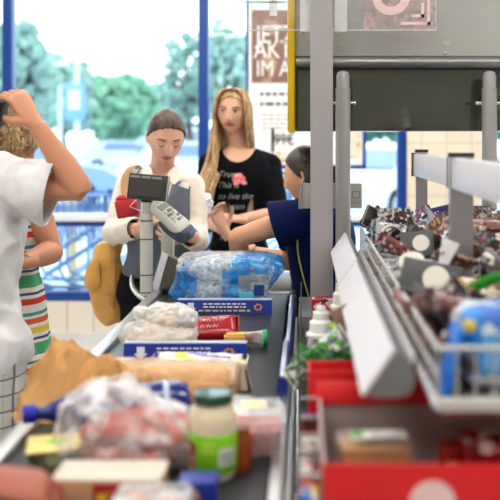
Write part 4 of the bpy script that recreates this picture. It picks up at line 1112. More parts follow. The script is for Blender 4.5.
# ---- white box with coloured side, egg cup pack, blue box
d = 1.355
xa_, xb_ = wx(50,d), wx(160,d)
root = thing('cardboard_box', ((xa_+xb_)/2, d+.04, ZB+E), 'long white topped cardboard box in the foreground beside the reddish hand', 'box')
bm = B(); box2(bm, (xa_, d, ZB+E), (xb_, d+.085, ZB+.055), bev=.002); obj('carton', bm, mat('brown carton', (196,150,110), .6), root)
bm = B(); box2(bm, (xa_-.0005, d+.0005, ZB+.0552), (xb_+.0005, d+.0855, ZB+.058), bev=.001); obj('lid', bm, mat('white lid', (202,192,178), .5), root)
bm = B(); box2(bm, (wx(93,d), d-.0015, ZB+.004), (wx(127,d), d-.0003, ZB+.052)); obj('printed_panel', bm, pack('red panel', (176,30,40), (226,190,40), (40,60,150), 50, .4), root)
p = V((wx(152,1.27), 1.27, ZB+E))
root = thing('egg_pack', p, 'clear plastic pack of brown eggs at the bottom edge of the photo', 'eggs')
for i, (dx, dy) in enumerate(((-.027,-.02),(.022,-.02),(-.027,.028),(.022,.028))):
    bm = B(); ell(bm, p+V((dx,dy,.034)), (.021,.021,.028), sub=3); obj('egg', bm, mat('brown egg', (198,130,92), .5), root)
bm = B(); box(bm, p+V((-.002,.004,.034)), (.110,.105,.064), bev=.012, seg=4); bm = bake(bm, voxel=.004, smooth=1); crumple(bm, .002, 40, 2)
for v in bm.verts: v.co.z = max(v.co.z, ZB+.001)
obj('plastic_cover', bm, film('egg pack plastic', (228,232,236), .25, .1, .8, 40), root, angle=80)
d = 1.36; bm = B(); box2(bm, (wx(178,d), d, ZB+E), (wx(216,d), d+.05, ZB+.052), bev=.002)
root = obj('small_box', bm, mat('dark blue box', (24,44,140), .35)); tag(root, 'small dark blue box with orange emblem in front of the cream jar', 'box')
bm = B()
for k in range(6): ell(bm, (wx(192,d)+.008*math.cos(k), d-.0006, ZB+.03+.008*math.sin(k)), (.004,.0008,.004), sub=1)
obj('printed_emblem', bm, M_orange, root)
# ---- jar with green lid and label
def jar(p, r, h, label, lidm, body, lab=None, name='glass_jar'):
    root = thing(name, p, label, 'jar')
    T = Matrix.Translation(p)
    bm = B(); lathe(bm, [(0,0),(r*.86,0),(r*.97,.006),(r,.014),(r,h*.68),(r*.97,h*.76),(r*.80,h*.85),(r*.78,h*.885)], T, seg=36); obj('jar_body', bm, body, root)
    bm = B(); lathe(bm, [(r*.80,h*.875),(r*.835,h*.88),(r*.84,h*.975),(r*.80,h*.995),(r*.70,h),(r*.68,h*.99),(0,h*.99)], T, seg=40); obj('lid', bm, lidm, root)
    if lab:
        bm = B(); lathe(bm, [(r+.0004,h*.10),(r+.0010,h*.105),(r+.0010,h*.545),(r+.0004,h*.55)], T, seg=40); o = obj('label', bm, lab, root)
        return root, o
    return root, None
M_cream_j = mat('creamy sauce', (228,214,180), .18, coat=.6, var=.03)
p = on(213, 476)
M_lidg = mat('dark green lid', (16,66,42), .3, metal=.0, coat=.5)
rj = .0405
root, lab = jar(p, rj, .143, 'jar of cream coloured sauce with dark green lid and green label', M_lidg, M_cream_j, mat('bright green label', (126,196,26), .4))
def patch(bm, p, r, a0, a1, z0, z1, n=10, th=.0006):
    vs = []
    for k in range(n+1):
        a = R(a0+(a1-a0)*k/n); q = []
        for rr_, z in ((r,z0),(r,z1),(r+th,z1),(r+th,z0)): q.append(bm.verts.new(p+V((rr_*math.sin(a), -rr_*math.cos(a), z))))
        vs.append(q)
    for A, C in zip(vs[:-1], vs[1:]):
        for k in range(4): bm.faces.new((A[k], A[(k+1)%4], C[(k+1)%4], C[k]))
    bm.faces.new(vs[0]); bm.faces.new(vs[-1][::-1])
bm = B(); patch(bm, p, rj+.0011, 18, 62, .028, .058); obj('barcode_panel', bm, mat('pale label panel', (206,212,196), .5), lab)
bm = B(); patch(bm, p, rj+.0018, 24, 56, .044, .047); patch(bm, p, rj+.0018, 24, 56, .036, .038); obj('printed_lettering', bm, M_grey, lab)
bm = B(); patch(bm, p, rj+.0011, -75, -38, .020, .066); obj('printed_picture', bm, pack('label picture', (150,84,84), (230,214,170), (110,40,50), 90, .4), lab)
bm = B(); patch(bm, p, rj+.0011, -20, 10, .050, .070); obj('printed_picture', bm, mat('label light green', (170,216,70), .5), lab)
# amber jar just behind
p = on(240, 470)
jar(p, .021, .075, 'small amber brown jar tucked behind the green labelled jar', mat('brown lid', (120,60,40), .4), mat('amber sauce', (150,66,24), .15, coat=.6), name='sauce_jar')
# ---- clear tubs
def tub(p, w_, l_, h, fill_m, label, rot=0, taper=.82, film_m=None, lidlabel=True, name='meat_tub'):
    root = thing(name, p, label, 'food tub')
    T = Matrix.Translation(p) @ Matrix.Rotation(R(rot), 4, 'Z')
    def ring(w, l, z, r=.014, n=5):
        pts = []
        for sx, sy, a0 in ((1,1,0),(-1,1,90),(-1,-1,180),(1,-1,270)):
            for k in range(n+1):
                a = R(a0+90*k/n); pts.append(T @ V((sx*(w/2-r)+r*math.cos(a), sy*(l/2-r)+r*math.sin(a), z)))
        return pts
    def stack(bm, rs, cap0=True, cap1=True):
        R_ = [[bm.verts.new(q) for q in r] for r in rs]
        for A, C in zip(R_[:-1], R_[1:]):
            n = len(A)
            for k in range(n): bm.faces.new((A[k], A[(k+1)%n], C[(k+1)%n], C[k]))
        if cap0: bm.faces.new(R_[0][::-1])
        if cap1: bm.faces.new(R_[-1])
    t_ = taper
    bm = B(); stack(bm, [ring(w_*t_, l_*t_, 0), ring(w_*(t_+.02), l_*(t_+.02), .004), ring(w_, l_, h*.80), ring(w_*1.06, l_*1.06, h*.80), ring(w_*1.06, l_*1.06, h*.815)], cap1=False); obj('tub_body', bm, film_m, root)
    bm = B(); stack(bm, [ring(w_*(t_+.0), l_*(t_+.0), .004), ring(w_*(t_+.08), l_*(t_+.08), h*.60)]); 
    obj('filling', bm, fill_m, root)
    bm = B(); stack(bm, [ring(w_*1.07, l_*1.07, h*.80), ring(w_*1.08, l_*1.08, h*.86), ring(w_*.96, l_*.96, h*.87), ring(w_*.93, l_*.93, h*.99), ring(w_*.9, l_*.9, h)], cap0=False); obj('lid', bm, film_m, root)
    if lidlabel:
        bm = B(); box(bm, (0, l_*.1, h+.0005), (w_*.45, l_*.4, .0008), mat4=T); obj('lid_label', bm, pack('lid label', (224,214,170), (170,190,110), (214,170,150), 70, .5), root)
    return root
M_tubf = film('tub plastic', (236,240,244), .20, .08, .2, 20)
tub(on(254, 449)+V((0,.0,0)), .105, .120, .078, mat('pink minced meat', (214,142,136), .45, var=.12, scale=40, bump=.3), 'clear plastic tub of pink meat to the right of the jar', rot=4, film_m=M_tubf)
tub(on(222, 432)+V((.0,.02,0)), .11, .10, .055, mat('pale salad', (222,214,196), .5, var=.1, scale=40), 'low clear tub with pale filling half hidden behind the jar', rot=-8, film_m=M_tubf, lidlabel=False, name='salad_tub')
# ------------------------------------------------------------------ goods at the rack, low level
zs_ = zs+.0045
# red trays
M_tray = mat('bright red card', (214,24,28), .42, var=.04); M_inner = mat('greyish inner card', (168,150,146), .7, var=.04)
def tray(x0, x1, y0, y1, z0, ztop, label, inner, back=True, drop=0.0, flap=True):
    root = thing('display_tray', ((x0+x1)/2, (y0+y1)/2, z0), label, 'display tray')
    th = .004
    bm = B(); box2(bm, (x0,y0,z0), (x1,y0+th,ztop), bev=.001); obj('front_wall', bm, M_tray, root)
    bm = B(); box2(bm, (x0,y0+th,z0), (x0+th,y1-th,ztop-drop), bev=.001); obj('side_wall', bm, inner, root); bm = B(); box2(bm, (x1-th,y0+th,z0), (x1,y1-th,ztop-drop), bev=.001); obj('side_wall', bm, inner, root)
    bm = B(); box2(bm, (x0,y1-th,z0), (x1,y1,ztop-.001), bev=.001); obj('back_wall', bm, inner, root)
    bm = B(); box2(bm, (x0+th,y0+th,z0), (x1-th,y1-th,z0+.004)); obj('tray_floor', bm, inner, root)
    if flap:
        bm = B(); prism(bm, [V((x0-.004,y1-.006,ztop-.012)), V((x0-.004,y1+.012,ztop-.010)), V((x0-.004,y1+.016,ztop+.020)), V((x0-.004,y1+.004,ztop+.022)), V((x0-.004,y1-.006,ztop+.002))], V((x1-x0+.008,0,0))); obj('folded_rim', bm, M_tray, root)
    return root
zt = H-.42
root = tray(.022, .60, 1.165, 1.475, zs_, zt, 'large open red cardboard tray in the foreground with grey inside', M_inner)
bm = B(); c = V((wx(433,1.16), 1.163, H-.42-.050)); cyl(bm, c, c+V((0,-.0015,0)), .030, seg=36); obj('printed_disc', bm, mat('pale pink disc', (244,206,204), .5), root)
tray(.006, .30, 1.635, 1.72, zs_, zt, 'small red tray behind the large one, in front of the green herbs', M_tray, flap=False)
# sandwich pack in the tray
p = V((wx(375,1.33), 1.345, zs_+.005))
root = thing('bread_pack', p+V((0,0,.0)), 'packed brown bread with white label standing in the red tray', 'packed bread')
bm = B(); box(bm, p+V((0,0,.070)), (.104,.062,.138), bev=.010, rot=(0,0,R(3))); rough_up(bm, .002, 30); obj('bread', bm, mat('brown bread', (166,112,64), .6, var=.35, scale=16), root)
bm = B(); box(bm, p+V((0,0,.075)), (.112,.070,.145), bev=.012, seg=3, rot=(0,0,R(3))); bm = bake(bm, voxel=.005, smooth=1); crumple(bm, .002, 35, 1); bmesh.ops.translate(bm, vec=(0,0,.002), verts=bm.verts); obj('wrapper', bm, film('bread wrapper', (236,232,220), .06, .1, .5), root, angle=80)
bm = B(); box(bm, p+V((.006,.004,.149)), (.084,.034,.003), bev=.001, rot=(0,0,R(3))); obj('label', bm, M_paper, root)
bm = B(); box(bm, p+V((-.026,.003,.1508)), (.018,.026,.001), rot=(0,0,R(3))); obj('label_print', bm, mat('green print', (90,170,80), .5), root)
for k, (px, yy, cc) in enumerate(((478,1.36,(170,24,28)),(498,1.33,(150,18,24)),(455,1.41,(196,40,30)))):
    p = V((wx(px,yy), yy, zs_+.0045))
    lab = ('dark red crumpled sweet packet leaning in the right part of the large tray','dark red sweet packet cut off by the right edge of the photo','bright red sweet packet lying low in the large tray')[k]
    hh = (.150,.156,.125)[k]
    T = Matrix.Translation(p+V((0,0,hh/2))) @ Euler((0, R(-90+(8,0,-6)[k]), R(80+10*k))).to_matrix().to_4x4()
    bm = B(); pillow(bm, T, hh, .058, .028, crimp=.010, seed=k, wob=.004)
    for v in bm.verts: v.co.z = max(v.co.z, p.z)
    o = obj('sweet_packet', bm, pack('red sweet wrapper %d' % k, cc, (120,14,18), (226,190,180), 45, .25), angle=70); tag(o, lab, 'packet')
# herbs behind the small tray
def leafblob(bm, c, n, rad, seed, ls=.02):
    rr = random.Random(seed)
    for k in range(n):
        a = rr.uniform(0, 2*PI); e = rr.uniform(-.2, 1.3); r = rr.uniform(.3, 1)
        q = c+V((rad[0]*r*math.cos(a)*math.cos(e), rad[1]*r*math.sin(a)*math.cos(e), rad[2]*r*math.sin(e)))
        T = Matrix.Translation(q) @ Euler((rr.uniform(-1,1), rr.uniform(-1,1), a)).to_matrix().to_4x4()
        l = ls*rr.uniform(.7,1.4)
        pts = [(0,0,0),(l*.4,l*.38,l*.12),(l*.9,l*.30,l*.1),(l*1.3,0,-l*.1),(l*.9,-l*.30,l*.1),(l*.4,-l*.38,l*.12)]
        vs = [bm.verts.new(T @ V(x)) for x in pts]; mid = bm.verts.new(T @ V((l*.6,0,0)))
        for i in range(6): bm.faces.new((vs[i], vs[(i+1)%6], mid))
p = V((wx(338,1.86), 1.86, zs_))
root = thing('potted_herbs', p, 'bunch of green herbs in a white printed sleeve behind the small red tray', 'herbs')
bm = B(); leafblob(bm, p+V((0,0,.12)), 260, (.085,.06,.055), 3); bm = bake(bm, solid=.0006); obj('leaves', bm, mat('herb green', (46,120,40), .5, var=.3), root, smooth=False)
bm = B(); lathe(bm, [(0,0),(.035,0),(.045,.07),(.047,.072),(.047,.078),(.040,.078)], Matrix.Translation(p), seg=24); obj('pot', bm, M_dark, root)
bm = B(); lathe(bm, [(.038,.002),(.052,.06),(.062,.12),(.068,.135)], Matrix.Translation(p), seg=40); crumple(bm, .003, 30, 1); obj('sleeve', bm, film('herb sleeve', (220,235,220), .3, .15, .6), root, angle=80)
# printed soft pouch leaning left
T = Matrix.Translation(V((wx(317,1.88), 1.89, H-.455))) @ Euler((R(62), R(-40), R(-4))).to_matrix().to_4x4()
bm = B(); pillow(bm, T, .16, .05, .016, crimp=.010, seed=4, wob=.006); 
o = obj('soft_pouch', bm, pack('white green pouch', (222,226,216), (96,176,70), (120,100,160), 80, .3), angle=70); tag(o, 'white pouch with green and violet print leaning against the spray bottles', 'pouch')
bm = B(); T = Matrix.Translation(V((wx(345,1.95), 1.95, H-.385))) @ Euler((R(70), R(-28), R(5))).to_matrix().to_4x4(); box(bm, (0,0,0), (.048,.05,.018), bev=.003, mat4=T)
o = obj('brown_packet', bm, mat('brown packet', (128,96,80), .5)); tag(o, 'small brown packet with a lime corner leaning above the herbs', 'packet')
bm = B(); box(bm, (-.030,-.01,0), (.012,.026,.0182), mat4=T, bev=.001); obj('lime_corner', bm, mat('lime print', (150,215,50), .5), o)
# white bottles with pump caps
def pump_bottle(p, h, label, body_m, rb=.033, cap=True):
    root = thing('plastic_bottle', p, label, 'bottle')
    T = Matrix.Translation(p)
    bm = B(); lathe(bm, [(0,0),(rb*.9,0),(rb,.006),(rb,h*.52),(rb*.92,h*.60),(rb*.62,h*.66),(rb*.55,h*.68)], T, seg=28); obj('bottle_body', bm, body_m, root)
    bm = B(); lathe(bm, [(rb*.75,h*.62),(rb*1.06,h*.635),(rb*1.06,h*.67),(rb*.84,h*.69),(rb*.80,h*.81),(rb*.58,h*.84),(rb*.55,h*.92),(rb*.34,h*.94),(rb*.32,h),(0,h)], T, seg=24); obj('cap', bm, mat('white cap', (236,236,232), .35), root)
    bm = B(); lathe(bm, [(rb+.0005,h*.15),(rb+.001,h*.155),(rb+.001,h*.45),(rb+.0005,h*.455)], T, seg=28); obj('label', bm, pack('bottle paper label', (222,224,230), (60,60,130), (170,190,220), 60, .4), root)
    return root
pump_bottle(V((wx(321,2.16), 2.16, zs_)), .197, 'white capped clear bottle in front of the tall flat post', film('frosted bottle', (215,222,228), .5, .25, .2), rb=.034)
pump_bottle(V((wx(342,2.42), 2.42, zs_)), .225, 'taller white bottle with dark print between post and price rail', mat('white bottle plastic', (226,226,228), .4), rb=.030)
# goods on the lower shelf, seen through the gap between belt and trays
gr = 'small packs on the wire shelf left of the large red tray'
cols = [((30,90,190),(230,230,235),(240,200,60)), ((180,20,30),(240,200,200),(60,20,20)), ((226,226,222),(180,40,40),(40,40,60)), ((40,44,60),(200,60,60),(210,200,190)), ((200,190,170),(150,70,50),(70,60,60))]
pm = [pack('shelf pack %d' % i, *c, scale=55, rough=.35) for i, c in enumerate(cols)]
nm = ['blue', 'red', 'white', 'dark', 'beige']
y = 1.20; k = 0
while y < 1.44:
    h = [.058,.05,.062,.046,.055][k % 5]
    z0 = zs+.0045
    bm = B(); box2(bm, (-.008, y, z0), (.0175, y+.042, z0+.070+h*.85), bev=.003)
    o = obj('small_pack', bm, pm[k % 5]); tag(o, '%s small pack squeezed on the wire shelf left of the large red tray' % nm[k % 5], 'packet', gr+', '+nm[k % 5])
    y += .048; k += 1
for k, (y, ci, hh) in enumerate(((1.50,2,.06),(1.545,1,.085),(1.585,0,.075))):
    bm = B(); box2(bm, (-.006, y, zs_), (.075, y+.036, zs_+hh+.03), bev=.003)
    o = obj('small_pack', bm, pm[ci]); tag(o, ('white small pack right behind the large red tray','red small pack between the two red trays','blue small pack in front of the small red tray')[k], 'packet')
y = 2.0
for k in range(5):
    yy = 2.0+.0+k*.17
    if 2.08 < yy < 2.25 or 2.36 < yy < 2.5: continue
    bm = B(); box2(bm, (.02+.13*(k%2), yy, zs_), (.10+.13*(k%2), yy+.07, zs_+.10+.02*(k%3)), bev=.003)
    o = obj('small_pack', bm, pm[(k+2) % 5]); tag(o, 'small carton on the wire shelf under the price rail', 'carton', 'cartons under the price rail')
# ------------------------------------------------------------------ heap of sweets in the wire baskets
def kind(name, shape, w=None):
    return (name, shape)
protos = []
DK, GY = (34,32,36), (88,88,92)
pal = [('black', (30,28,32), (90,40,50), (210,200,190)), ('dark red', (120,30,36), (50,24,28), (170,150,150)), ('silver', (168,170,176), (90,92,110), (226,226,230)),
       ('brown', (112,74,56), (190,150,110), (50,34,30)), ('grey white', (190,186,182), (120,110,110), (80,80,90)), ('navy', (36,40,96), (150,60,90), (220,220,230)), ('dusty pink', (170,116,112), (200,180,176), (90,56,60)), ('tan', (190,160,120), (110,80,60), (230,220,200)), ('charcoal', (62,62,66), (120,120,126), (150,60,56))]
M_pal = [pack('sweet wrapper '+n, a, b, c, 130, .28) for n, a, b, c in pal]
M_lid = mat('pale tin lid', (222,218,208), .4, var=.03)
def proto(kind_, ci):
    m = M_pal[ci]; nmz = pal[ci][0]
    if kind_ == 'bag':
        bm = B(); pillow(bm, Matrix.Identity(4), .105, .072, .020, nx=12, ny=8, crimp=.009, wob=.003, seed=ci); o = obj('sweet_bag', bm, m, angle=70)
        return tag(o, nmz+' sweet bag heaped in the wire baskets of the rack', 'sweet bag', nmz+' sweet bags in the wire baskets')
    if kind_ == 'bar':
        bm = B(); box(bm, (0,0,0), (.105,.034,.014), bev=.005); box(bm, (.057,0,0), (.012,.034,.0015)); box(bm, (-.057,0,0), (.012,.034,.0015)); o = obj('chocolate_bar', bm, m)
        return tag(o, nmz+' chocolate bar heaped in the wire baskets of the rack', 'chocolate bar', nmz+' chocolate bars in the wire baskets')
    if kind_ == 'tin':
        bm = B(); lathe(bm, [(0,-.014),(.027,-.014),(.029,-.010),(.029,.008),(.0275,.010)], seg=24); o = obj('mint_tin', bm, m)
        bm = B(); lathe(bm, [(.0292,.004),(.030,.005),(.030,.013),(.027,.016),(0,.0165)], seg=24); 
        l = obj('lid', bm, M_lid, o)
        return tag(o, nmz+' round mint tin with pale lid in the wire baskets', 'mint tin', nmz+' mint tins in the wire baskets')
    bm = B(); box(bm, (0,0,0), (.080,.112,.0022), bev=.0008); box(bm, (0,-.014,.008), (.058,.060,.014), bev=.006); o = obj('blister_card', bm, m)
    return tag(o, nmz+' blister card heaped in the wire baskets of the rack', 'blister pack', nmz+' blister cards in the wire baskets')
used = {}
rr = random.Random(21)
WT = [0]*5+[1]+[2]*3+[3]+[4]*2+[5]+[6]+[7]+[8]*5
def clear_view(loc):
    px, py = 305+loc[0]/loc[1]*F, 140+(H-loc[2])/loc[1]*F
    for qx, qy, qd, w_ in ((434,279,1.98,36),(421,243,2.40,22)):
        if loc[1] < qd+.03 and abs(px-qx) < w_ and -26 < py-qy < 20: return False
    return True
def put(kind_, ci, loc, rot):
    if not clear_view(loc): return None
    key = (kind_, ci)
    if key not in used: used[key] = proto(kind_, ci); o = used[key]
    else: o = copy_tree(used[key])
    o.location = loc; o.rotation_euler = rot
    return o
kinds = ['bag','bar','card','bag','bar','tin','card','bag','bar']
y = 1.80; row = 0
while y < 2.98:
    x = .235+.02*(row % 2)
    while x < .78:
        if x/y > .235: break
        far = (y-1.4)/1.6
        # avoid the two rack posts
        busy = (abs(x-.371) < .06 and abs(y-2.86) < .05) or (abs(x-.369) < .07 and abs(y-2.13) < .055)
        if not busy:
            k = rr.choice(kinds); ci = rr.choice(WT)
            z = zr0+.030+rr.uniform(0,.01)
            put(rr.choice(['bag','bar','bag']), rr.choice(WT), (x+rr.uniform(-.01,.01), y, z-.012), (rr.uniform(-.2,.2), rr.uniform(-.2,.2), rr.uniform(0,3.1)))
            zz = zr0+.062+.022*far+rr.uniform(0,.022)
            tilt = rr.uniform(.5,1.35)*rr.choice((1,1,-1))
            put(k, ci, (x+rr.uniform(-.015,.015), y+rr.uniform(-.015,.015), zz), (tilt, rr.uniform(-.6,.6), rr.uniform(-.9,.9)))
        x += .088
    y += .082; row += 1
# flat things near the front
for (x, y, z, kd, ci, ro) in ((.235,1.62,.055,'bar',4,(.4,-.3,1.1)),(.25,1.70,.05,'bag',8,(.7,.2,.4)),(.235,1.50,.025,'bag',3,(.1,.1,1.2)),(.245,1.78,.075,'bag',2,(1.0,.4,-.5)),(.27,1.56,.03,'bar',1,(.1,.1,.4)),(.235,1.375,.024,'bar',2,(0,0,1.3)),(.33,1.74,.065,'bag',7,(.9,.1,.2)),(.225,1.86,.06,'bag',3,(1.0,.8,-.3))):
    o = put(kd, ci, (x, y, zr0+z), ro)
for i_ in range(26):
    yy_ = 1.34+.47*(i_/26); xx_ = .222+rr.uniform(0,.035)
    put(rr.choice(['bar','bag','tin','bag','card']), rr.choice((0,2,3,7,8,8,6,1)), (xx_, yy_, zr0+.036+.045*(i_%2)*(yy_ > 1.42)+.03*((yy_-1.34)/.47)), (rr.uniform(.2,1.2), rr.uniform(-.7,.7), rr.uniform(0,3)))
for i_ in range(30):
    xx_ = .24+.40*((i_*7)%30)/30; yy_ = 2.66+.28*rr.random()
    if abs(xx_-.371) < .05 and yy_ > 2.78: continue
    put(rr.choice(['card','bar','bag','card']), rr.choice((0,8,1,2,5,6,8,0,7,4)), (xx_, yy_, zr0+.086+rr.uniform(0,.022)), (rr.uniform(1.0,1.6), rr.uniform(-.9,.9), rr.uniform(-.5,.5)))
# two dark boxes with white discs
for (px, py, dd, rdisc, w_, h_, lab) in ((436,279,1.93,.0285,.15,.075,'dark grey box with a large white disc in the nearer basket'), (421,243,2.36,.022,.10,.072,'dark grey box with a small white disc in the farther basket')):
    c = P(px,py,dd)
    T = Matrix.Translation(c) @ Euler((R(-24),R(9 if px > 430 else -7),R(-14))).to_matrix().to_4x4()
    bm = B(); box(bm, (-.012,.018,0), (w_*.86,.034,h_), bev=.004, mat4=T); o = obj('film_box', bm, mat('dark film box', (70,72,76), .4)); tag(o, lab, 'box')
    bm = B(); cyl(bm, T @ V((0,-.0025,0)), T @ V((0,.0008,0)), rdisc, seg=32); obj('printed_disc', bm, M_lid, o)
# black open wallet-like card tilted at the top
c = P(378,222,2.85); T = Matrix.Translation(c) @ Euler((R(68), R(28), R(12))).to_matrix().to_4x4()
bm = B(); box(bm, (0,0,0), (.105,.075,.012), bev=.003, mat4=T); o = obj('magazine_pack', bm, mat('black gloss card', (26,24,26), .25)); tag(o, 'black tilted card pack standing highest at the left end of the heap', 'card pack')
bm = B(); 
for a, b, e, f in ((-.052,.052,-.037,-.034),(-.052,.052,.034,.037),(-.052,-.049,-.037,.037),(.049,.052,-.037,.037)): box2(bm, (a,e,.0062), (b,f,.0068))
bmesh.ops.transform(bm, matrix=T, verts=bm.verts); obj('printed_edge', bm, mat('gold edge', (170,140,100), .4), o)
# navy pack with yellow stripe and a pale cone
c = P(446,213,2.9); T = Matrix.Translation(c) @ Euler((R(80), R(-14), R(-5))).to_matrix().to_4x4()
bm = B(); box(bm, (0,0,0), (.13,.05,.03), bev=.004, mat4=T); o = obj('navy_carton', bm, mat('navy carton', (34,34,110), .35)); tag(o, 'navy carton with a yellow stripe lying at the back of the heap', 'carton')
bm = B(); box(bm, (0,-.012,.0155), (.131,.005,.001), mat4=T); obj('yellow_stripe', bm, M_yel, o)
for (px, py, dd, ro, lab, cc) in ((434,222,2.72,(R(80),R(60),R(10)),'pale blue pointed packet sticking up from the heap',(190,200,225)), (444,262,2.0,(R(75),R(-70),0),'white pointed packet between the two white discs',(236,234,236))):
    T = Matrix.Translation(P(px,py,dd)) @ Euler(ro).to_matrix().to_4x4()
    bm = B(); prism(bm, [T @ V((-.05,-.004,0)), T @ V((.05,-.020,0)), T @ V((.05,.020,0)), T @ V((-.05,.004,0))], T.to_3x3() @ V((0,0,.008))); bmesh.ops.bevel(bm, geom=bm.edges[:], offset=.002, segments=2, affect='EDGES'); o = obj('pointed_packet', bm, mat('packet '+lab[:9], cc, .35)); tag(o, lab, 'packet')
# large blue soft pack in the near basket
c = V((.308, 1.40, zr0+.058))
bm = B(); box(bm, c, (.150,.175,.112), bev=.026, seg=5, rot=(R(-4),0,R(2))); bm = bake(bm, voxel=.005, smooth=2); crumple(bm, .004, 14, 3)
for v in bm.verts: v.co.z = max(v.co.z, zr0+.0015)
for f in bm.faces:
    q = f.calc_center_median()-c; f.material_index = 0
    if q.z > .030: f.material_index = 1 if noise.noise(q*22+V((3,0,0))) > -.16 else 2
    if q.z < -.034: f.material_index = 2
    if q.x < -.052 and q.z > -.02+.03*noise.noise(q*20): f.material_index = 3 if q.y < -.04 else 2
o = obj('tissue_pack', bm, [mat('sky blue film', (98,168,222), .3), mat('royal blue film', (58,112,200), .3), mat('white film print', (226,232,242), .3), mat('bright blue film', (30,136,222), .3)], angle=60); tag(o, 'large sky blue soft pack in the nearest wire basket', 'soft pack')
bm = B(); q = V((.238, 1.306, zr0+.098)); ell(bm, q, (.011,.003,.010), sub=3); obj('yellow_spot', bm, mat('yellow spot', (238,206,90), .4), o)
bm = B(); box(bm, (.21, 1.30, zr0+.052), (.012,.07,.10), bev=.005, rot=(0,R(13),0)); o = obj('blue_strip_pack', bm, mat('vivid blue pack', (20,120,225), .3)); tag(o, 'narrow vivid blue packet standing left of the large blue pack', 'packet')
# green and yellow ribbon
bm = B(); tube(bm, [P(425,304,1.62), P(445,303,1.61), P(468,291,1.60), P(490,280,1.59), P(520,272,1.58)], [(.006,.003),(.011,.003),(.011,.003),(.011,.003),(.008,.003)], side=(.1,-.3,1), seg=10, n=8)
for f in bm.faces: f.material_index = 1 if f.calc_center_median().x < P(456,300,1.6).x else 0
o = obj('licorice_pack', bm, [mat('grass green film', (60,170,50), .3), mat('lime yellow film', (200,205,40), .3)]); tag(o, 'long green and yellow wrapped sweet lying across the near basket', 'sweet')
T = Matrix.Translation(P(436,336,1.56)) @ Euler((R(40), R(-35), R(20))).to_matrix().to_4x4()
bm = B(); box(bm, (0,0,0), (.062,.030,.018), bev=.004, mat4=T)
for f in bm.faces:
    q = T.inverted() @ f.calc_center_median(); f.material_index = 0
o = obj('red_white_packet', bm, [mat('orange red film', (200,50,30), .3)]); tag(o, 'red packet with white end lying left of the large blue pack', 'packet')
bm = B(); box(bm, (.016,0,0), (.032,.0312,.0192), bev=.004, mat4=T); obj('white_end', bm, M_wp, o)
T = Matrix.Translation(P(414,304,1.80)) @ Euler((R(30), R(30), R(-30))).to_matrix().to_4x4()
bm = B(); box(bm, (0,0,0), (.085,.030,.014), bev=.004, mat4=T); o = obj('candy_stick_pack', bm, pack('coral wrapper', (206,90,84), (240,210,200), (150,40,40), 90, .3)); tag(o, 'coral and white candy packet lying beside the left basket wire', 'packet')
# back area: right hand stacks of red lined packs
for k in range(7):
    z = zr0+.06+.0205*k
    p = P(470+(k%2)*2, 245-6.5*k, 2.42)
    bm = B(); box(bm, (p.x+.02, 2.42+.02*(k%2), zr0+.012+.0215*k), (.115,.07,.020), bev=.003); o = obj('stacked_pack', bm, [M_pal[k % 9], M_pal[4], M_pal[1]][k % 3]); tag(o, 'flat pack in the stack at the right edge behind the second rack post', 'pack', 'stacked flat packs right of the rack post')
# ------------------------------------------------------------------ people
def skinmat(n, c, v=.05): return mat(n, c, .5, var=v, scale=6, sss=.06)
M_eyew = mat('eye white', (228,224,220), .2, var=0); M_iris = mat('iris', (54,60,62), .2, var=0); M_lash = mat('lashes', (46,34,30), .7, var=0)
def hair_mat(n, c, c2):
    m, nt, out = newmat(n)
    b = N(nt, 'ShaderNodeBsdfPrincipled'); b.inputs['Roughness'].default_value = .42
    tc = N(nt, 'ShaderNodeTexCoord'); mp = N(nt, 'ShaderNodeMapping'); mp.inputs['Scale'].default_value = (1,1,.12)
    nz = N(nt, 'ShaderNodeTexNoise'); nz.inputs['Scale'].default_value = 90; nz.inputs['Detail'].default_value = 3
    mx = N(nt, 'ShaderNodeMix', data_type='RGBA'); mx.inputs['A'].default_value = lin(c); mx.inputs['B'].default_value = lin(c2)
    cr = N(nt, 'ShaderNodeMapRange'); cr.inputs['From Min'].default_value = .35; cr.inputs['From Max'].default_value = .65
    nt.links.new(tc.outputs['Object'], mp.inputs[0]); nt.links.new(mp.outputs[0], nz.inputs['Vector']); nt.links.new(nz.outputs['Fac'], cr.inputs['Value'])
    nt.links.new(cr.outputs[0], mx.inputs['Factor']); nt.links.new(mx.outputs['Result'], b.inputs['Base Color']); nt.links.new(b.outputs[0], out.inputs[0])
    return m
def joints(J):
    J = {k: (V(v) if isinstance(v, (tuple, Vector)) and k not in ('head',) else v) for k, v in J.items()}
    return J
def project_onto(bm, target, gap=.0015):
    """drape flat print (facing -Y) onto a body part seen from the front"""
    me = target.data; off = target.matrix_world if False else None
    base = WL[target]
    t = BVHTree.FromPolygons([v.co+base for v in me.vertices], [p.vertices[:] for p in me.polygons])
    for v in bm.verts:
        h = t.ray_cast(V((v.co.x, v.co.y-1.0, v.co.z)), V((0,1,0)))
        if h[0] is not None: v.co.y = h[0].y-gap
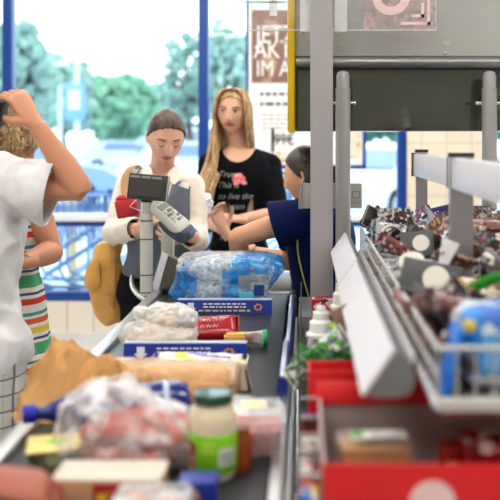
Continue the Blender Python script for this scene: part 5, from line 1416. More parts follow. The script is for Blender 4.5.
# ============ long haired woman in black
Mh = headM(P(233.5,112,4.50), yaw=-9, pitch=2, roll=3, k=.99) @ Matrix.Diagonal((1.07,1,1,1))
A = dict(head=Mh, axis=V((1,.06,0)), fwd=V((0,-1,0)), bulk=.98, armbulk=.95,
  neck=P(239,146,4.55), chest=P(240,183,4.54), waist=P(239,232,4.52), pelvis=P(238,268,4.52),
  shL=P(211,165,4.52), shR=P(269,166,4.58), elL=P(205,218,4.50), elR=P(277,214,4.46), wrL=P(225,231,4.16), wrR=P(240,219,4.27),
  hipL=P(222,278,4.52), hipR=P(255,278,4.52), knL=P(222,355,4.50), knR=P(256,355,4.50), anL=P(222,412,4.55), anR=P(256,412,4.55))
M_sk1 = skinmat('skin light warm', (222,170,142)); M_lip1 = mat('lips rose', (180,98,92), .4, var=0)
hands = [dict(w=A['wrL'], f=V((-.42,-.2,.9)), nrm=V((.5,-.6,.3)), side=1, curls=(32,30,28,30), thumb=.7), dict(w=A['wrR'], f=V((-1,-.15,.12)), nrm=V((0,.4,-1)), side=-1, curls=(60,65,65,65), k=.9)]
pb = person('person', A, 'woman with long blonde hair in a black printed top standing by the window poster', M_sk1, M_lip1, hands)
face_parts(pb, Mh, True, mat('brown brow', (96,68,52), .7), M_eyew, M_iris, M_lash, look=-.002)
nk = A['neck']
def pts(bm):
    rows = torso_rows(A, g=.012, frm=3, upto=8); tube(bm, [r[0] for r in rows], [r[1] for r in rows], side=A['axis'], seg=28, n=4, power=2.3)
    for s in 'LR':
        arm_tube(bm, A, s, g=.015, t1=1.20, flare=.012)
        tube(bm, [A['chest'].lerp(nk, .72), A['sh'+s]], [(.066,.062), (.064,.062)], seg=14, n=1)
def cut1(p):
    q = p-nk
    if (q.x/.092)**2+((q.z-.035)/.115)**2 < 1 and q.y < .05: return True
    if q.z > -.01 and abs(q.x) < .08: return True
    for s in 'LR':
        e = A['el'+s]; w_ = A['wr'+s]; t = (p-e).dot((w_-e).normalized())
        if t > .095 and (p-e).length < .15: return True
    return False
top = garment('black_top', pts, mat('black jersey', (9,11,16), .8, var=.1), pb, cut1, voxel=.006, wrinkle=.004, wsc=11, seed=2)
mw = mat('shirt print white', (196,200,206), .6)
for s, px, py, sz in (('True', 215, 177, .042), ('This is', 214, 188, .042), ('to live the', 215, 199, .042), ('dream', 221, 209, .040)):
    nb = text_bm(s, sz, .0004, shear=.35); bmesh.ops.transform(nb, matrix=Matrix.Translation((wx(px,4.3), 4.3, wz(py,4.42))) @ UP, verts=nb.verts)
    project_onto(nb, top); obj('printed_lettering', nb, mw, top, smooth=False)
nb = B()
for k, (dx, dz, a) in enumerate(((-.016,.004,.6),(-.004,.020,.1),(.012,.010,-.5),(-.012,-.014,1.0),(.006,-.008,-.1),(.020,-.012,-.7))):
    c = V((wx(239,4.42)+dx, 4.3, wz(179.5,4.42)+dz)); g = []
    for i in range(5):
        for j in range(9):
            r_ = i/4; th = 2*PI*j/8
    lp = [nb.verts.new(c+V((.022*math.cos(t)*math.cos(a)-.013*math.sin(t)*math.sin(a), 0, .018*math.cos(t)*math.sin(a)+.011*math.sin(t)*math.cos(a)))) for t in [2*PI*i/14 for i in range(14)]]
    cv = nb.verts.new(c)
    for i in range(14): f = nb.faces.new((lp[i], lp[(i+1)%14], cv)); f.material_index = k % 2
for v in nb.verts: pass
project_onto(nb, top, .002); obj('printed_flower', nb, [mat('coral flower', (226,96,100), .6), mat('pale flower', (240,168,160), .6)], top, smooth=False)
def ptr(bm):
    rows = torso_rows(A, g=.014, upto=1); tube(bm, [r[0] for r in rows], [r[1] for r in rows], side=A['axis'], seg=24, n=3)
    leg_tubes(bm, A, g=.012, t1=1.92)
garment('jeans', ptr, mat('blue jeans', (92,116,150), .8, var=.15, scale=40), pb, lambda p: p.z < A['anL'].z+.03, voxel=.009, wrinkle=.003)
for s in 'LR':
    bm = B(); foot(bm, A['an'+s], A['fwd'], .006); obj('shoe', bm, M_white, pb)
bm = B(); q = A['wrL']; dn = (A['wrL']-A['elL']).normalized(); T = Matrix.Translation(q-dn*.03) @ V((0,0,1)).rotation_difference(dn).to_matrix().to_4x4()
lathe(bm, [(.029,-.004),(.032,-.003),(.032,.003),(.029,.004),(.029,-.004)], T, seg=20); obj('wristband', bm, mat('coral band', (226,90,90), .5), pb)
# hair
rr = random.Random(5)
bm = B()
cap_hair(bm, Mh, lambda x, y, z: z > .074-.95*(y+.078) and z > -.058+.2*abs(x), off=.010, seed=1)
def hp(x, y, z): return Mh @ V((x, y, z))
for k in range(230):
    side = -1 if rr.random() < .6 else 1
    ph = rr.uniform(-.35, 1.0)     # around the head: 0 side front .. 1 back
    part = V((.012, -.075+.12*rr.random(), .105))
    a = PI/2*ph
    sx = side*math.cos(a*.95); sy = math.sin(a)
    j = lambda s=.006: rr.uniform(-s, s)
    p0_ = (part.x+side*.004, part.y, part.z+.014)
    yfront = -.055 if ph < 0 else 0
    p1_ = (side*.050+j(), -.022*(1-ph)+.03*sy+j()+yfront*.35, .100+j(.003))
    p2_ = (sx*.082+j(.004), sy*.088+yfront*.4-.012+j(.004), .030)
    p3_ = (sx*.088+j(.004), sy*.092+yfront*.1+j(.004), -.050)
    if side < 0:
        w = [hp(*p0_), hp(*p1_), hp(*p2_), hp(*p3_)]
        b0 = w[-1]
        w += [V((b0.x*.4+wx(211,4.4)*.6+j(.03), b0.y-.03+j(.02), nk.z-.06)), V((wx(206,4.4)+j(.045), 4.37+j(.025), nk.z-.20)), V((wx(204,4.4)+j(.045), 4.37+j(.02), nk.z-.30-.10*rr.random()))]
    else:
        w = [hp(*p0_), hp(*p1_), hp(*p2_), hp(*p3_)]
        b0 = w[-1]
        w += [V((b0.x+.005+j(.006), b0.y+.05, nk.z+.01)), V((b0.x-.01+j(.02), nk.y+.115+j(.01), nk.z-.12)), V((b0.x-.03+j(.03), nk.y+.145+j(.01), nk.z-.28))]
    strand(bm, w, r=rr.uniform(.0035,.0065), seg=6, n=4)
obj('hair', bm, hair_mat('blonde hair', (150,112,72), (214,180,132)), pb)

# ============ woman in white shirt and grey vest
Mh = headM(P(166,137,3.75), yaw=17, pitch=24, roll=2, k=1.0)
C = dict(head=Mh, axis=V((1,-.05,0)), fwd=V((.1,-1,0)), bulk=.98, armbulk=.88,
  neck=P(162,172,3.83), chest=P(163,210,3.82), waist=P(163,252,3.82), pelvis=P(162,292,3.84),
  shL=P(130,186,3.84), shR=P(191,187,3.80), elL=P(115,231,3.80), elR=P(197,238,3.74), wrL=P(140,228,3.60), wrR=P(188,236,3.58),
  hipL=P(144,302,3.84), hipR=P(180,302,3.84), knL=P(144,395,3.80), knR=P(180,395,3.82), anL=P(144,468,3.86), anR=P(180,468,3.86))
M_sk2 = skinmat('skin fair', (226,178,154)); M_lip2 = mat('lips soft', (186,112,104), .4, var=0)
hands = [dict(w=C['wrL'], f=V((.5,-.4,.45)), nrm=V((.3,.8,-.3)), side=1, curls=(45,45,45,45), thumb=.6, k=.95), dict(w=C['wrR'], f=V((-.7,-.5,.25)), nrm=V((-.3,.8,.3)), side=1, curls=(35,40,40,40), k=.95)]
pc = person('person', C, 'woman with pulled back dark hair in white shirt and grey vest looking down', M_sk2, M_lip2, hands)
face_parts(pc, Mh, False, mat('dark brow', (80,58,48), .7), M_eyew, M_iris, M_lash)
nk2 = C['neck']
def pts(bm):
    rows = torso_rows(C, g=.010, frm=2, upto=9); tube(bm, [r[0] for r in rows], [r[1] for r in rows], side=C['axis'], seg=28, n=4, power=2.3)
    for s in 'LR':
        arm_tube(bm, C, s, g=.012, t1=1.86, flare=.006)
        ell(bm, C['el'+s]+V((0,0,-.005)), .050, sub=3)
        tube(bm, [C['chest'].lerp(nk2, .72), C['sh'+s]], [(.062,.058), (.062,.06)], seg=14, n=1)
def cut2(p):
    q = p-nk2
    if q.y < .06 and q.z > -.12 and abs(q.x-.01) < .012+.045*max(0, (q.z+.12)/.12): return True
    if q.z > .02 and abs(q.x) < .08: return True
    for s in 'LR':
        e, w_ = C['el'+s], C['wr'+s]; t = (p-e).dot((w_-e).normalized())
        if t > (w_-e).length*.84 and (p-w_).length < .12: return True
    return False
M_shirt = mat('cream white shirt', (238,230,218), .8, var=.03)
shirt = garment('white_shirt', pts, M_shirt, pc, cut2, voxel=.006, wrinkle=.006, wsc=16, seed=5, crease=.004)
# collar wings
for s in (-1, 1):
    bm = B(); b0 = nk2
    prism(bm, [b0+V((s*.056,-.045,.030)), b0+V((s*.060,.0,.036)), b0+V((s*.088,-.080,-.022)), b0+V((s*.060,-.118,-.048)), b0+V((s*.026,-.112,-.018)), b0+V((s*.036,-.090,.010))], V((0,.006,.003)))
    bmesh.ops.translate(bm, verts=bm.verts, vec=(.008,0,-.002)); bmesh.ops.bevel(bm, geom=bm.edges[:], offset=.002, segments=1, affect='EDGES'); obj('collar', bm, M_shirt, pc)
def ptv(bm):
    rows = torso_rows(C, g=.030, frm=3, upto=7); tube(bm, [r[0] for r in rows], [(r[1][0]*(.97 if i > 6 else 1), r[1][1]) for i, r in enumerate(rows)], side=C['axis'], seg=28, n=4, power=2.3)
    for s in 'LR': tube(bm, [C['chest'].lerp(nk2, .55), C['sh'+s].lerp(nk2, .25)], [(.084,.082), (.078,.078)], seg=16, n=1)
def cutv(p):
    q = p-nk2
    if q.y < .05:
        if abs(q.x-.012) < max(0, .060*(q.z+.24)/.24): return True
    if q.z > -.03 and abs(q.x) < .088: return True
    for s in 'LR':
        c = C['sh'+s]
        if abs(p.x-nk2.x) > .132 and p.z > nk2.z-.20: return True
        if p.z <= nk2.z-.20 and abs(p.x-nk2.x) > .132+.05*(nk2.z-.20-p.z)/.05 and p.z > nk2.z-.25: return True
    return False
vest = garment('grey_vest', ptv, mat('grey vest cloth', (104,110,122), .8, var=.12, scale=60), pc, cutv, voxel=.006, wrinkle=.004, wsc=12, seed=8)
bm = B(); box(bm, (wx(185,3.7), 3.6, wz(184.5,3.7)), (.056,.002,.018), rot=(0,R(8),0)); project_onto(bm, vest, .004)
bm2 = bake(bm, solid=.002); obj('name_badge', bm2, M_paper, pc)
def ptr(bm):
    rows = torso_rows(C, g=.032, upto=2); tube(bm, [r[0] for r in rows], [r[1] for r in rows], side=C['axis'], seg=24, n=3)
    leg_tubes(bm, C, g=.016, t1=1.92)
garment('black_trousers', ptr, mat('black trouser cloth', (18,19,24), .8), pc, lambda p: p.z < C['anL'].z+.03, voxel=.009, wrinkle=.003)
for s in 'LR':
    bm = B(); foot(bm, C['an'+s], C['fwd'], .006); obj('shoe', bm, M_black, pc)
bm = B(); cap_hair(bm, Mh, lambda x, y, z: z > .074-.95*(y+.078) and z > -.058+.2*abs(x), off=.008, seed=3, wav=.001)
for k in range(120):
    a = rr.uniform(-1, 1); s_ = rr.choice((-1,1))
    x0 = a*.058; z0 = .086-.040*abs(a)**2
    pl = [hp2 for hp2 in (Mh @ V((x0*1.05, -.062+.045*abs(a), .094-.045*a*a)), Mh @ V((x0*1.15, -.0, .118-.066*a*a)), Mh @ V((x0*1.1, .055, .070-.03*abs(a))), Mh @ V((x0*.5, .098, .030)), Mh @ V((0, .108, .012)))]
    strand(bm, pl, r=.0034, seg=5, n=4)
ell(bm, Mh @ V((0,.118,.015)), (.034,.028,.034), sub=3)
obj('hair', bm, hair_mat('dark brown hair', (44,30,24), (92,66,50)), pc)
# wallet, card and receipt
c = P(127,208,3.50); T = Matrix.Translation(c) @ Euler((R(-12), R(-12), R(8))).to_matrix().to_4x4()
bm = B(); box(bm, (0,0,0), (.086,.022,.070), bev=.009, seg=4, mat4=T); ell(bm, T @ V((-.004,0,.034)), (.034,.011,.020), sub=3); o = obj('wallet', bm, mat('red wallet leather', (190,22,34), .45)); tag(o, 'red wallet held by the woman in the grey vest', 'wallet')
bm = B(); q = V((0,-.012,0)); tube(bm, [T @ V((.046,-.013,.026)), T @ V((.012,-.014,.0)), T @ V((.052,-.013,-.026))], .0022, seg=6, n=1); obj('white_trim', bm, M_wp, o)
c = P(205,205,3.95); bm = B(); ell(bm, c, (.024,.022,.042), rot=(0,R(15),0), sub=5); crumple(bm, .014, 34, 3); o = obj('till_receipt', bm, mat('receipt paper', (236,234,238), .7)); tag(o, 'crumpled white till receipt held in the hand of the long haired woman', 'receipt')
# shoulder bag
M_leather = mat('mustard leather', (220,166,84), .5, var=.14, scale=7, bump=.15); M_strap = mat('tan strap', (188,138,84), .55)
cb = P(109,286,3.86)
root = thing('shoulder_bag', cb-V((0,0,.19)), 'mustard yellow leather shoulder bag hanging from the woman in the grey vest', 'shoulder bag')
bm = B(); tube(bm, [cb+V((-.008,0,.185)), cb+V((-.012,0,.15)), cb+V((-.010,0,.06)), cb+V((0,0,-.05)), cb+V((.012,0,-.13)), cb+V((.02,0,-.158))], [(.020,.02),(.048,.034),(.070,.045),(.072,.048),(.054,.042),(.03,.02)], side=(1,0,0), seg=36, n=10, power=2.6); crumple(bm, .007, 10, 5); rough_up(bm, .003, 30); obj('bag_body', bm, M_leather, root)
bm = B(); tube(bm, [cb+V((-.045,-.044,.11)), cb+V((-.06,-.052,.05)), cb+V((-.052,-.054,.01)), cb+V((-.035,-.052,-.01))], [(.02,.006),(.034,.012),(.034,.012),(.014,.006)], side=(1,0,.4), seg=16, n=6); rough_up(bm, .003, 20); obj('flap_pocket', bm, M_leather, root)
bm = B(); tube(bm, [cb+V((.03,-.046,.13)), cb+V((.036,-.056,.02)), cb+V((.030,-.055,-.09))], [(.006,.004)]*3, seg=8, n=6); tube(bm, [cb+V((.024,-.060,-.03)), cb+V((.026,-.062,-.075))], [(.011,.004)]*2, side=(1,0,0), seg=10, n=2); obj('zip_pull', bm, M_strap, root)
bm = B(); sh = C['shL']
tube(bm, [cb+V((.03,-.02,.12)), cb+V((.052,-.03,.20)), P(124,236,3.70), P(127,215,3.68)+V((0,0,0)), sh+V((-.01,-.075,.03)), sh+V((.02,-.02,.085)), sh+V((.02,.07,.05)), P(125,225,3.97), cb+V((.03,.04,.13))], [(.014,.004)]*9, side=(1,0,0), seg=10, n=6); obj('strap', bm, M_strap, root)

# ============ cashier
Mh = headM(P(307,176,3.47), yaw=-117, pitch=8, k=.98)
S = dict(head=Mh, axis=V((.22,1,0)), fwd=V((-1,0,0)), bulk=1.02, armbulk=1.0,
  neck=P(319,204,3.50), chest=P(321,240,3.50), waist=P(322,288,3.52), pelvis=P(324,322,3.54),
  shL=P(303,217,3.36), shR=P(322,214,3.68), elL=P(238,237,3.38), elR=P(291,262,3.62), wrL=P(242,276,3.52), wrR=P(246,251,3.56),
  hipL=P(318,326,3.46), hipR=P(326,326,3.62), knL=P(312,330,3.92), knR=P(352,330,3.95), anL=P(312,440,3.92), anR=P(352,440,3.95))
S['pelvis'].z = .70; S['hipL'].z = S['hipR'].z = .66; S['knL'] = V((.10,3.90,.56)); S['knR'] = V((.26,3.93,.56)); S['anL'] = V((.10,3.92,.075)); S['anR'] = V((.27,3.95,.075))
hands = [dict(w=S['wrL'], f=V((-.4,.3,-.1)), nrm=V((0,0,-1)), side=-1, curls=(20,20,20,20)), dict(w=S['wrR'], f=V((-1,.1,-.25)), nrm=V((0,0,-1)), side=1, curls=(25,25,25,25))]
ps = person('person', S, 'seated cashier in navy shirt with yellow piping reaching left behind the post', skinmat('skin warm', (220,166,128)), M_lip2, hands, sub=5)
face_parts(ps, Mh, True, mat('dark brow 2', (60,44,38), .7), M_eyew, M_iris, M_lash)
nk3 = S['neck']
def pts(bm):
    rows = torso_rows(S, g=.020, frm=2, upto=8); tube(bm, [r[0] for r in rows], [r[1] for r in rows], side=S['axis'], seg=28, n=4, power=2.3)
    arm_tube(bm, S, 'L', g=.018, t1=.46, flare=.030); arm_tube(bm, S, 'R', g=.018, t1=.93, flare=.022)
    for s in 'LR': tube(bm, [S['chest'].lerp(nk3, .72), S['sh'+s]], [(.072,.068), (.070,.068)], seg=14, n=1)
def cut3(p):
    q = p-nk3
    if q.z > 0 and V((q.x, q.y)).length < .085: return True
    for s, t1 in (('L', .46), ('R', .93)):
        a, e = S['sh'+s], S['el'+s]; t = (p-a).dot((e-a).normalized())/(e-a).length
        if t > t1-.03 and (p-a.lerp(e, t1)).length < .13: return True
    return False
M_navy = mat('navy polo cloth', (12,24,70), .75, var=.08)
nshirt = garment('navy_shirt', pts, M_navy, ps, cut3, voxel=.006, wrinkle=.005, wsc=12, seed=3)
def drape(pts_, target, gap=.002):
    me = target.data; base = WL[target]
    t = BVHTree.FromPolygons([v.co+base for v in me.vertices], [p.vertices[:] for p in me.polygons]); out = []
    for p in pts_:
        o_ = V((p.x, p.y-1.2, p.z)); h = t.ray_cast(o_, V((0,1,0)))
        out.append(V((p.x, h[0].y-gap, p.z)) if h[0] is not None else p)
    return out
raw = [P(297.5,238,3.4), P(298,250,3.4), P(300,262,3.4), P(303,275,3.4), P(307,290,3.4), P(311,303,3.4)]
bm = B(); tube(bm, drape(raw, nshirt, .003), [(.0026,.0026)]*6, seg=8, n=4); obj('yellow_piping', bm, mat('yellow piping', (214,206,70), .5), ps)
def ptr(bm):
    rows = torso_rows(S, g=.022, upto=2); tube(bm, [r[0] for r in rows], [r[1] for r in rows], side=S['axis'], seg=24, n=3)
    leg_tubes(bm, S, g=.012, t1=1.92)
garment('dark_trousers', ptr, mat('dark trousers', (22,26,48), .8), ps, lambda p: p.z < .115, voxel=.010, wrinkle=.003)
for s in 'LR':
    bm = B(); foot(bm, S['an'+s], V((.1,1,0)), .006); obj('shoe', bm, M_black, ps)
bm = B(); cap_hair(bm, Mh, lambda x, y, z: z > .074-.95*(y+.078) and z > -.058+.2*abs(x), off=.009, seed=3, wav=.002)
for k in range(110):
    a = rr.uniform(-1, 1); x0 = a*.064; z0 = .080-.035*a*a
    strand(bm, [Mh @ V((x0*1.0, -.060+.045*abs(a), .094-.045*a*a)), Mh @ V((x0*1.08, -.0, .118-.066*a*a)), Mh @ V((x0*1.15, .06, .06-.02*abs(a))), Mh @ V((x0*.6, .102, .02)), Mh @ V((0, .118, -.01))], r=.0034, seg=5, n=4)
ell(bm, Mh @ V((0,.125,-.01)), (.034,.034,.036), sub=3)
obj('hair', bm, hair_mat('dark hair', (34,26,24), (70,52,42)), ps)
# her stool
root = thing('cashier_stool', (S['pelvis'].x, S['pelvis'].y, 0), 'dark swivel stool under the seated cashier', 'stool')
px0, py0 = S['pelvis'].x+.03, S['pelvis'].y
bm = B(); lathe(bm, [(0,.50),(.17,.50),(.19,.515),(.19,.545),(.16,.56),(0,.56)], Matrix.Translation((px0,py0,0)), seg=28); obj('seat', bm, M_dark, root)
bm = B(); cyl(bm, (px0,py0,.06), (px0,py0,.50), .025); obj('column', bm, M_chrome, root)
for k in range(5):
    a = 2*PI*k/5+.3; bm = B(); tube(bm, [V((px0,py0,.08)), V((px0+.22*math.cos(a), py0+.22*math.sin(a), .05))], [.02,.015], seg=8, n=1); l = obj('leg', bm, M_dark, root)
    bm = B(); ell(bm, (px0+.22*math.cos(a), py0+.22*math.sin(a), .025), .025, sub=2); obj('castor', bm, M_black, l)

# ============ man in the white t-shirt with raised arm
Mh = headM(P(-44,112,2.68), yaw=150, pitch=-4)
W = dict(head=Mh, axis=V((1,.15,0)), fwd=V((-.1,1,0)), bulk=1.16, armbulk=1.04,
  neck=P(-46,160,2.68), chest=P(-46,212,2.68), waist=P(-46,285,2.68), pelvis=P(-46,350,2.68),
  shL=P(-100,190,2.66), shR=P(8,186,2.66), elL=P(-128,280,2.70), elR=P(79,188,2.60), wrL=P(-122,360,2.60), wrR=P(36,124,2.56),
  hipL=P(-72,362,2.68), hipR=P(-16,362,2.68), knL=P(-74,520,2.70), knR=P(-14,520,2.66), anL=P(-74,620,2.72), anR=P(-14,620,2.68))
W['anL'].z = W['anR'].z = .075
hands = [dict(w=W['wrR'], f=V((-.50,-.15,.80)), nrm=V((-.75,.45,-.35)), side=1, curls=(48,52,55,58), thumb=.8, k=1.05), dict(w=W['wrL'], f=V((0,0,-1)), nrm=V((1,0,0)), side=1, curls=(20,25,30,30), k=1.1)]
M_sk4 = skinmat('skin tanned', (214,150,118), .08)
pw = person('person', W, 'man in white t-shirt and plaid shorts with one arm raised at the left edge', M_sk4, M_lip2, hands, sub=5)
nk4 = W['neck']
def pts(bm):
    rows = torso_rows(W, g=.028, frm=1, upto=8)
    rows = [(p, (r[0]-.006*(i < 3), r[1]+.008*(i < 6))) for i, (p, r) in enumerate(rows)]
    tube(bm, [r[0] for r in rows], [r[1] for r in rows], side=W['axis'], seg=28, n=4, power=2.3)
    arm_tube(bm, W, 'R', g=.020, t1=.84, flare=.030); arm_tube(bm, W, 'L', g=.02, t1=.66, flare=.025)
    # sleeve cloth hanging under the raised arm
    a, e = W['shR'], W['elR']
    tube(bm, [a+V((-.02,0,-.02)), a.lerp(e,.35)+V((0,0,-.03)), a.lerp(e,.84)+V((-.012,0,-.026))], [(.07,.08),(.056,.070),(.052,.068)], side=(0,1,0), seg=20, n=4)
    for s in 'LR': tube(bm, [W['chest'].lerp(nk4, .72), W['sh'+s]], [(.09,.08), (.084,.082)], seg=14, n=1)
def cut4(p):
    q = p-nk4
    if q.z > -.005 and V((q.x, q.y)).length < .095: return True
    if p.z < wz(366, 2.68): return True
    if p.x > -.716+.22*(p.z-1.378) and p.z > 1.12: return True
    a, e = W['shL'], W['elL']; t = (p-a).dot((e-a).normalized())/(e-a).length
    return t > .60 and (p-a.lerp(e, .62)).length < .15 and p.x < nk4.x
garment('white_t_shirt', pts, mat('white cotton', (228,226,228), .85, var=.03), pw, cut4, voxel=.007, wrinkle=.017, wsc=8, seed=9, aniso=(1.6,1,.8), crease=.011)
def plaid():
    m, nt, out = newmat('plaid cloth'); b = N(nt, 'ShaderNodeBsdfPrincipled'); b.inputs['Roughness'].default_value = .85
    tc = N(nt, 'ShaderNodeTexCoord'); sp_ = N(nt, 'ShaderNodeSeparateXYZ'); nt.links.new(tc.outputs['Object'], sp_.inputs[0]); fs = []
    for ax_, sc_, wd in (('X', 26, .13), ('Z', 22, .12), ('X', 52, .12)):
        ml = N(nt, 'ShaderNodeMath', operation='MULTIPLY'); ml.inputs[1].default_value = sc_; fr = N(nt, 'ShaderNodeMath', operation='FRACT'); ls = N(nt, 'ShaderNodeMath', operation='LESS_THAN'); ls.inputs[1].default_value = wd
        nt.links.new(sp_.outputs[ax_], ml.inputs[0]); nt.links.new(ml.outputs[0], fr.inputs[0]); nt.links.new(fr.outputs[0], ls.inputs[0]); fs.append(ls)
    a1 = N(nt, 'ShaderNodeMath', operation='ADD', use_clamp=True); a2 = N(nt, 'ShaderNodeMath', operation='ADD', use_clamp=True)
    nt.links.new(fs[0].outputs[0], a1.inputs[0]); nt.links.new(fs[1].outputs[0], a1.inputs[1]); nt.links.new(a1.outputs[0], a2.inputs[0])
    ml = N(nt, 'ShaderNodeMath', operation='MULTIPLY'); ml.inputs[1].default_value = .4; nt.links.new(fs[2].outputs[0], ml.inputs[0]); nt.links.new(ml.outputs[0], a2.inputs[1])
    mx_ = N(nt, 'ShaderNodeMix', data_type='RGBA'); mx_.inputs['A'].default_value = lin((196,194,188)); mx_.inputs['B'].default_value = lin((112,112,114))
    nt.links.new(a2.outputs[0], mx_.inputs['Factor']); nt.links.new(mx_.outputs['Result'], b.inputs['Base Color']); nt.links.new(b.outputs[0], out.inputs[0]); return m
def ptr(bm):
    rows = torso_rows(W, g=.014, upto=1); tube(bm, [r[0] for r in rows], [r[1] for r in rows], side=W['axis'], seg=24, n=3)
    leg_tubes(bm, W, g=.022, t1=1.05, flare=.02)
garment('plaid_shorts', ptr, plaid(), pw, lambda p: p.z < W['knR'].z+.02, voxel=.008, wrinkle=.006, wsc=9)
for s in 'LR':
    bm = B(); foot(bm, W['an'+s], W['fwd'], .006); obj('shoe', bm, M_dark, pw)
bm = B(); cap_hair(bm, Mh, lambda x, y, z: z > .05 or (y > .01 and z > -.06), off=.008, seed=3); obj('hair', bm, hair_mat('short brown hair', (60,44,34), (96,74,56)), pw)
# dark glasses case in his fingers
T = Matrix.Translation(P(1,113,2.52)) @ Euler((R(10), R(12), 0)).to_matrix().to_4x4()
bm = B(); box(bm, (0,0,0), (.022,.06,.075), bev=.006, mat4=T); o = obj('dark_phone', bm, M_black); tag(o, 'small dark phone held in the raised hand of the man in the white t-shirt', 'phone')

# ============ curly haired woman in the striped dress
Mh = headM(P(8,140,3.02), yaw=128, pitch=26, k=1.0)
U = dict(head=Mh, axis=V((1,-.25,0)), fwd=V((.4,.9,0)), bulk=1.0,
  neck=P(-4,172,3.0), chest=P(-6,212,3.0), waist=P(-8,268,3.0), pelvis=P(-8,315,3.0),
  shL=P(-40,186,3.04), shR=P(28,182,2.98), elL=P(-60,262,3.04), elR=P(52,252,2.93), wrL=P(-50,330,2.95), wrR=P(22,248,2.74),
  hipL=P(-28,325,3.0), hipR=P(14,325,3.0), knL=P(-28,440,3.0), knR=P(14,440,3.0), anL=P(-28,540,3.02), anR=P(14,540,3.02))
U['wrR'] = P(24,262,2.76); U['anL'].z = U['anR'].z = .075
hands = [dict(w=U['wrR'], f=V((-.7,-.6,.0)), nrm=V((0,.2,-1)), side=-1, curls=(30,30,30,30)), dict(w=U['wrL'], f=V((0,0,-1)), nrm=V((1,0,0)), side=1, curls=(20,20,20,20))]
pu = person('person', U, 'woman with short curly hair in a bright striped dress behind the man in white', skinmat('skin sunned', (208,146,112), .07), M_lip1, hands, sub=5)
nk5 = U['neck']
M_stripe = ramp_mat('striped dress cloth', [(0,(238,232,222)),(.07,(214,56,46)),(.16,(238,232,222)),(.21,(60,80,130)),(.25,(238,232,222)),(.32,(74,170,118)),(.50,(238,232,222)),(.54,(60,84,130)),(.58,(238,232,222)),(.63,(236,206,70)),(.73,(238,232,222)),(.78,(222,98,60)),(.86,(238,232,222)),(.90,(70,150,150)),(.95,(238,232,222))], scale=4.6, rough=.8)
def pts(bm):
    rows = torso_rows(U, g=.016, frm=2, upto=8)
    lowr = [(U['pelvis']+V((0,0,-.42)), (.25,.20)), (U['pelvis']+V((0,0,-.22)), (.215,.17)), (U['pelvis'], (.185,.14))]
    rows = lowr+[(p, (r[0]+.02*(i < 3), r[1]+.01)) for i, (p, r) in enumerate(rows[1:])]
    tube(bm, [r[0] for r in rows], [r[1] for r in rows], side=U['axis'], seg=28, n=4, power=2.2)
    for s in 'LR': tube(bm, [U['chest'].lerp(nk5, .72), U['sh'+s].lerp(nk5, .12)], [(.075,.07), (.062,.06)], seg=14, n=1)
def cut5(p):
    q = p-nk5
    if q.z > -.01 and V((q.x, q.y)).length < .09: return True
    return p.z < U['pelvis'].z-.40
garment('striped_dress', pts, M_stripe, pu, cut5, voxel=.008, wrinkle=.010, wsc=8, seed=1, aniso=(1.8,1.8,.5))
for s in 'LR':
    bm = B(); foot(bm, U['an'+s], U['fwd'], .006); obj('shoe', bm, M_dark, pu)
bm = B(); cap_hair(bm, Mh, lambda x, y, z: z > .045 or (y > -.01 and z > -.06) or (abs(x) > .045 and z > -.02), off=.014, seed=6, wav=.01)
r5 = random.Random(9)
for k in range(420):
    a, b = r5.uniform(0, 2*PI), r5.uniform(-.45, 1)
    q = V((math.sqrt(1-b*b)*math.cos(a), math.sqrt(1-b*b)*math.sin(a), b))
    if q.y < -.35 and q.z < .45: continue
    base = V((.078*q.x, .098*q.y, .118*q.z)); t1_ = q.cross(V((r5.uniform(-1,1), r5.uniform(-1,1), r5.uniform(-1,1)))).normalized(); t2_ = q.cross(t1_)
    R0 = r5.uniform(.008,.015); pl = []
    for i in range(7):
        th = i*.95; pl.append(Mh @ (base+q*(.006+.0018*i)+t1_*(R0*math.cos(th)+.004*i)+t2_*R0*math.sin(th)))
    strand(bm, pl, r=.0032, seg=5, n=3)
obj('hair', bm, hair_mat('sandy curls', (108,84,56), (206,176,128)), pu)

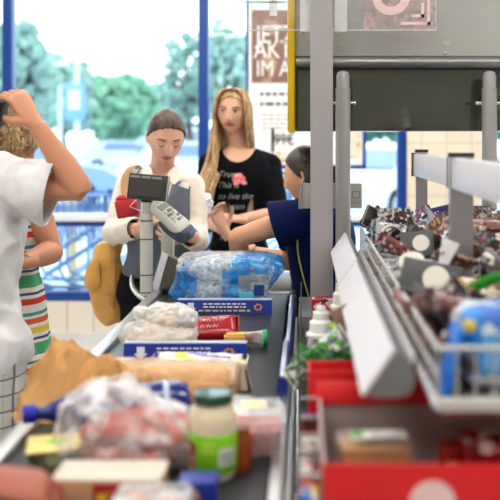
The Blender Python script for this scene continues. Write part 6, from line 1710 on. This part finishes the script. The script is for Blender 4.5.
# ============ hand reaching in at the lower left
Mh = headM(V((-1.02,1.45,1.62)), yaw=70, pitch=25)
G = dict(head=Mh, axis=V((.2,-1,0)), fwd=V((1,.1,0)), bulk=1.05, armbulk=1.05,
  neck=V((-1.06,1.45,1.43)), chest=V((-1.08,1.45,1.24)), waist=V((-1.08,1.45,1.02)), pelvis=V((-1.08,1.45,.90)),
  shL=V((-1.05,1.63,1.34)), shR=V((-1.03,1.27,1.34)), elL=V((-1.05,1.72,1.06)), elR=V((-.71,1.22,1.06)), wrL=V((-1.0,1.70,.82)), wrR=V((-.475,1.26,.975)),
  hipL=V((-1.08,1.54,.86)), hipR=V((-1.08,1.36,.86)), knL=V((-1.06,1.54,.46)), knR=V((-1.06,1.36,.46)), anL=V((-1.08,1.54,.075)), anR=V((-1.08,1.36,.075)))
hands = [dict(w=G['wrR'], f=V((1,.22,-.22)), nrm=V((-.1,.1,-1)), side=1, curls=(38,42,45,45), thumb=.6, k=1.15), dict(w=G['wrL'], f=V((0,0,-1)), nrm=V((1,0,0)), side=1, curls=(20,20,20,20))]
pg = person('person', G, 'person at the lower left edge whose reddish hand reaches over the belt', skinmat('skin reddish', (158,84,62), .08), M_lip2, hands, sub=4, voxel=.006)
nk6 = G['neck']
def pts(bm):
    rows = torso_rows(G, g=.024, frm=1, upto=8); tube(bm, [r[0] for r in rows], [r[1] for r in rows], side=G['axis'], seg=24, n=3, power=2.3)
    for s in 'LR':
        arm_tube(bm, G, s, g=.018, t1=.7, flare=.02); tube(bm, [G['chest'].lerp(nk6, .72), G['sh'+s]], [(.085,.078), (.08,.078)], seg=14, n=1)
def cut6(p):
    if (p-nk6).z > 0 and V(((p-nk6).x, (p-nk6).y)).length < .09: return True
    for s in 'LR':
        a, e = G['sh'+s], G['el'+s]; t = (p-a).dot((e-a).normalized())/(e-a).length
        if t > .67 and (p-a.lerp(e, .7)).length < .09: return True
    return False
garment('grey_t_shirt', pts, mat('grey cotton', (120,122,126), .85), pg, cut6, voxel=.010, wrinkle=.006)
def ptr(bm):
    rows = torso_rows(G, g=.020, upto=2); tube(bm, [r[0] for r in rows], [r[1] for r in rows], side=G['axis'], seg=20, n=3)
    leg_tubes(bm, G, g=.012, t1=1.92)
garment('trousers', ptr, mat('beige trousers', (150,140,120), .85), pg, lambda p: p.z < .11, voxel=.012, wrinkle=.003)
for s in 'LR':
    bm = B(); foot(bm, G['an'+s], G['fwd'], .006); obj('shoe', bm, M_dark, pg)
bm = B(); cap_hair(bm, Mh, lambda x, y, z: z > .05 or (y > .01 and z > -.06), off=.008, seed=3); obj('hair', bm, hair_mat('grey hair', (90,84,78), (140,134,126)), pg)
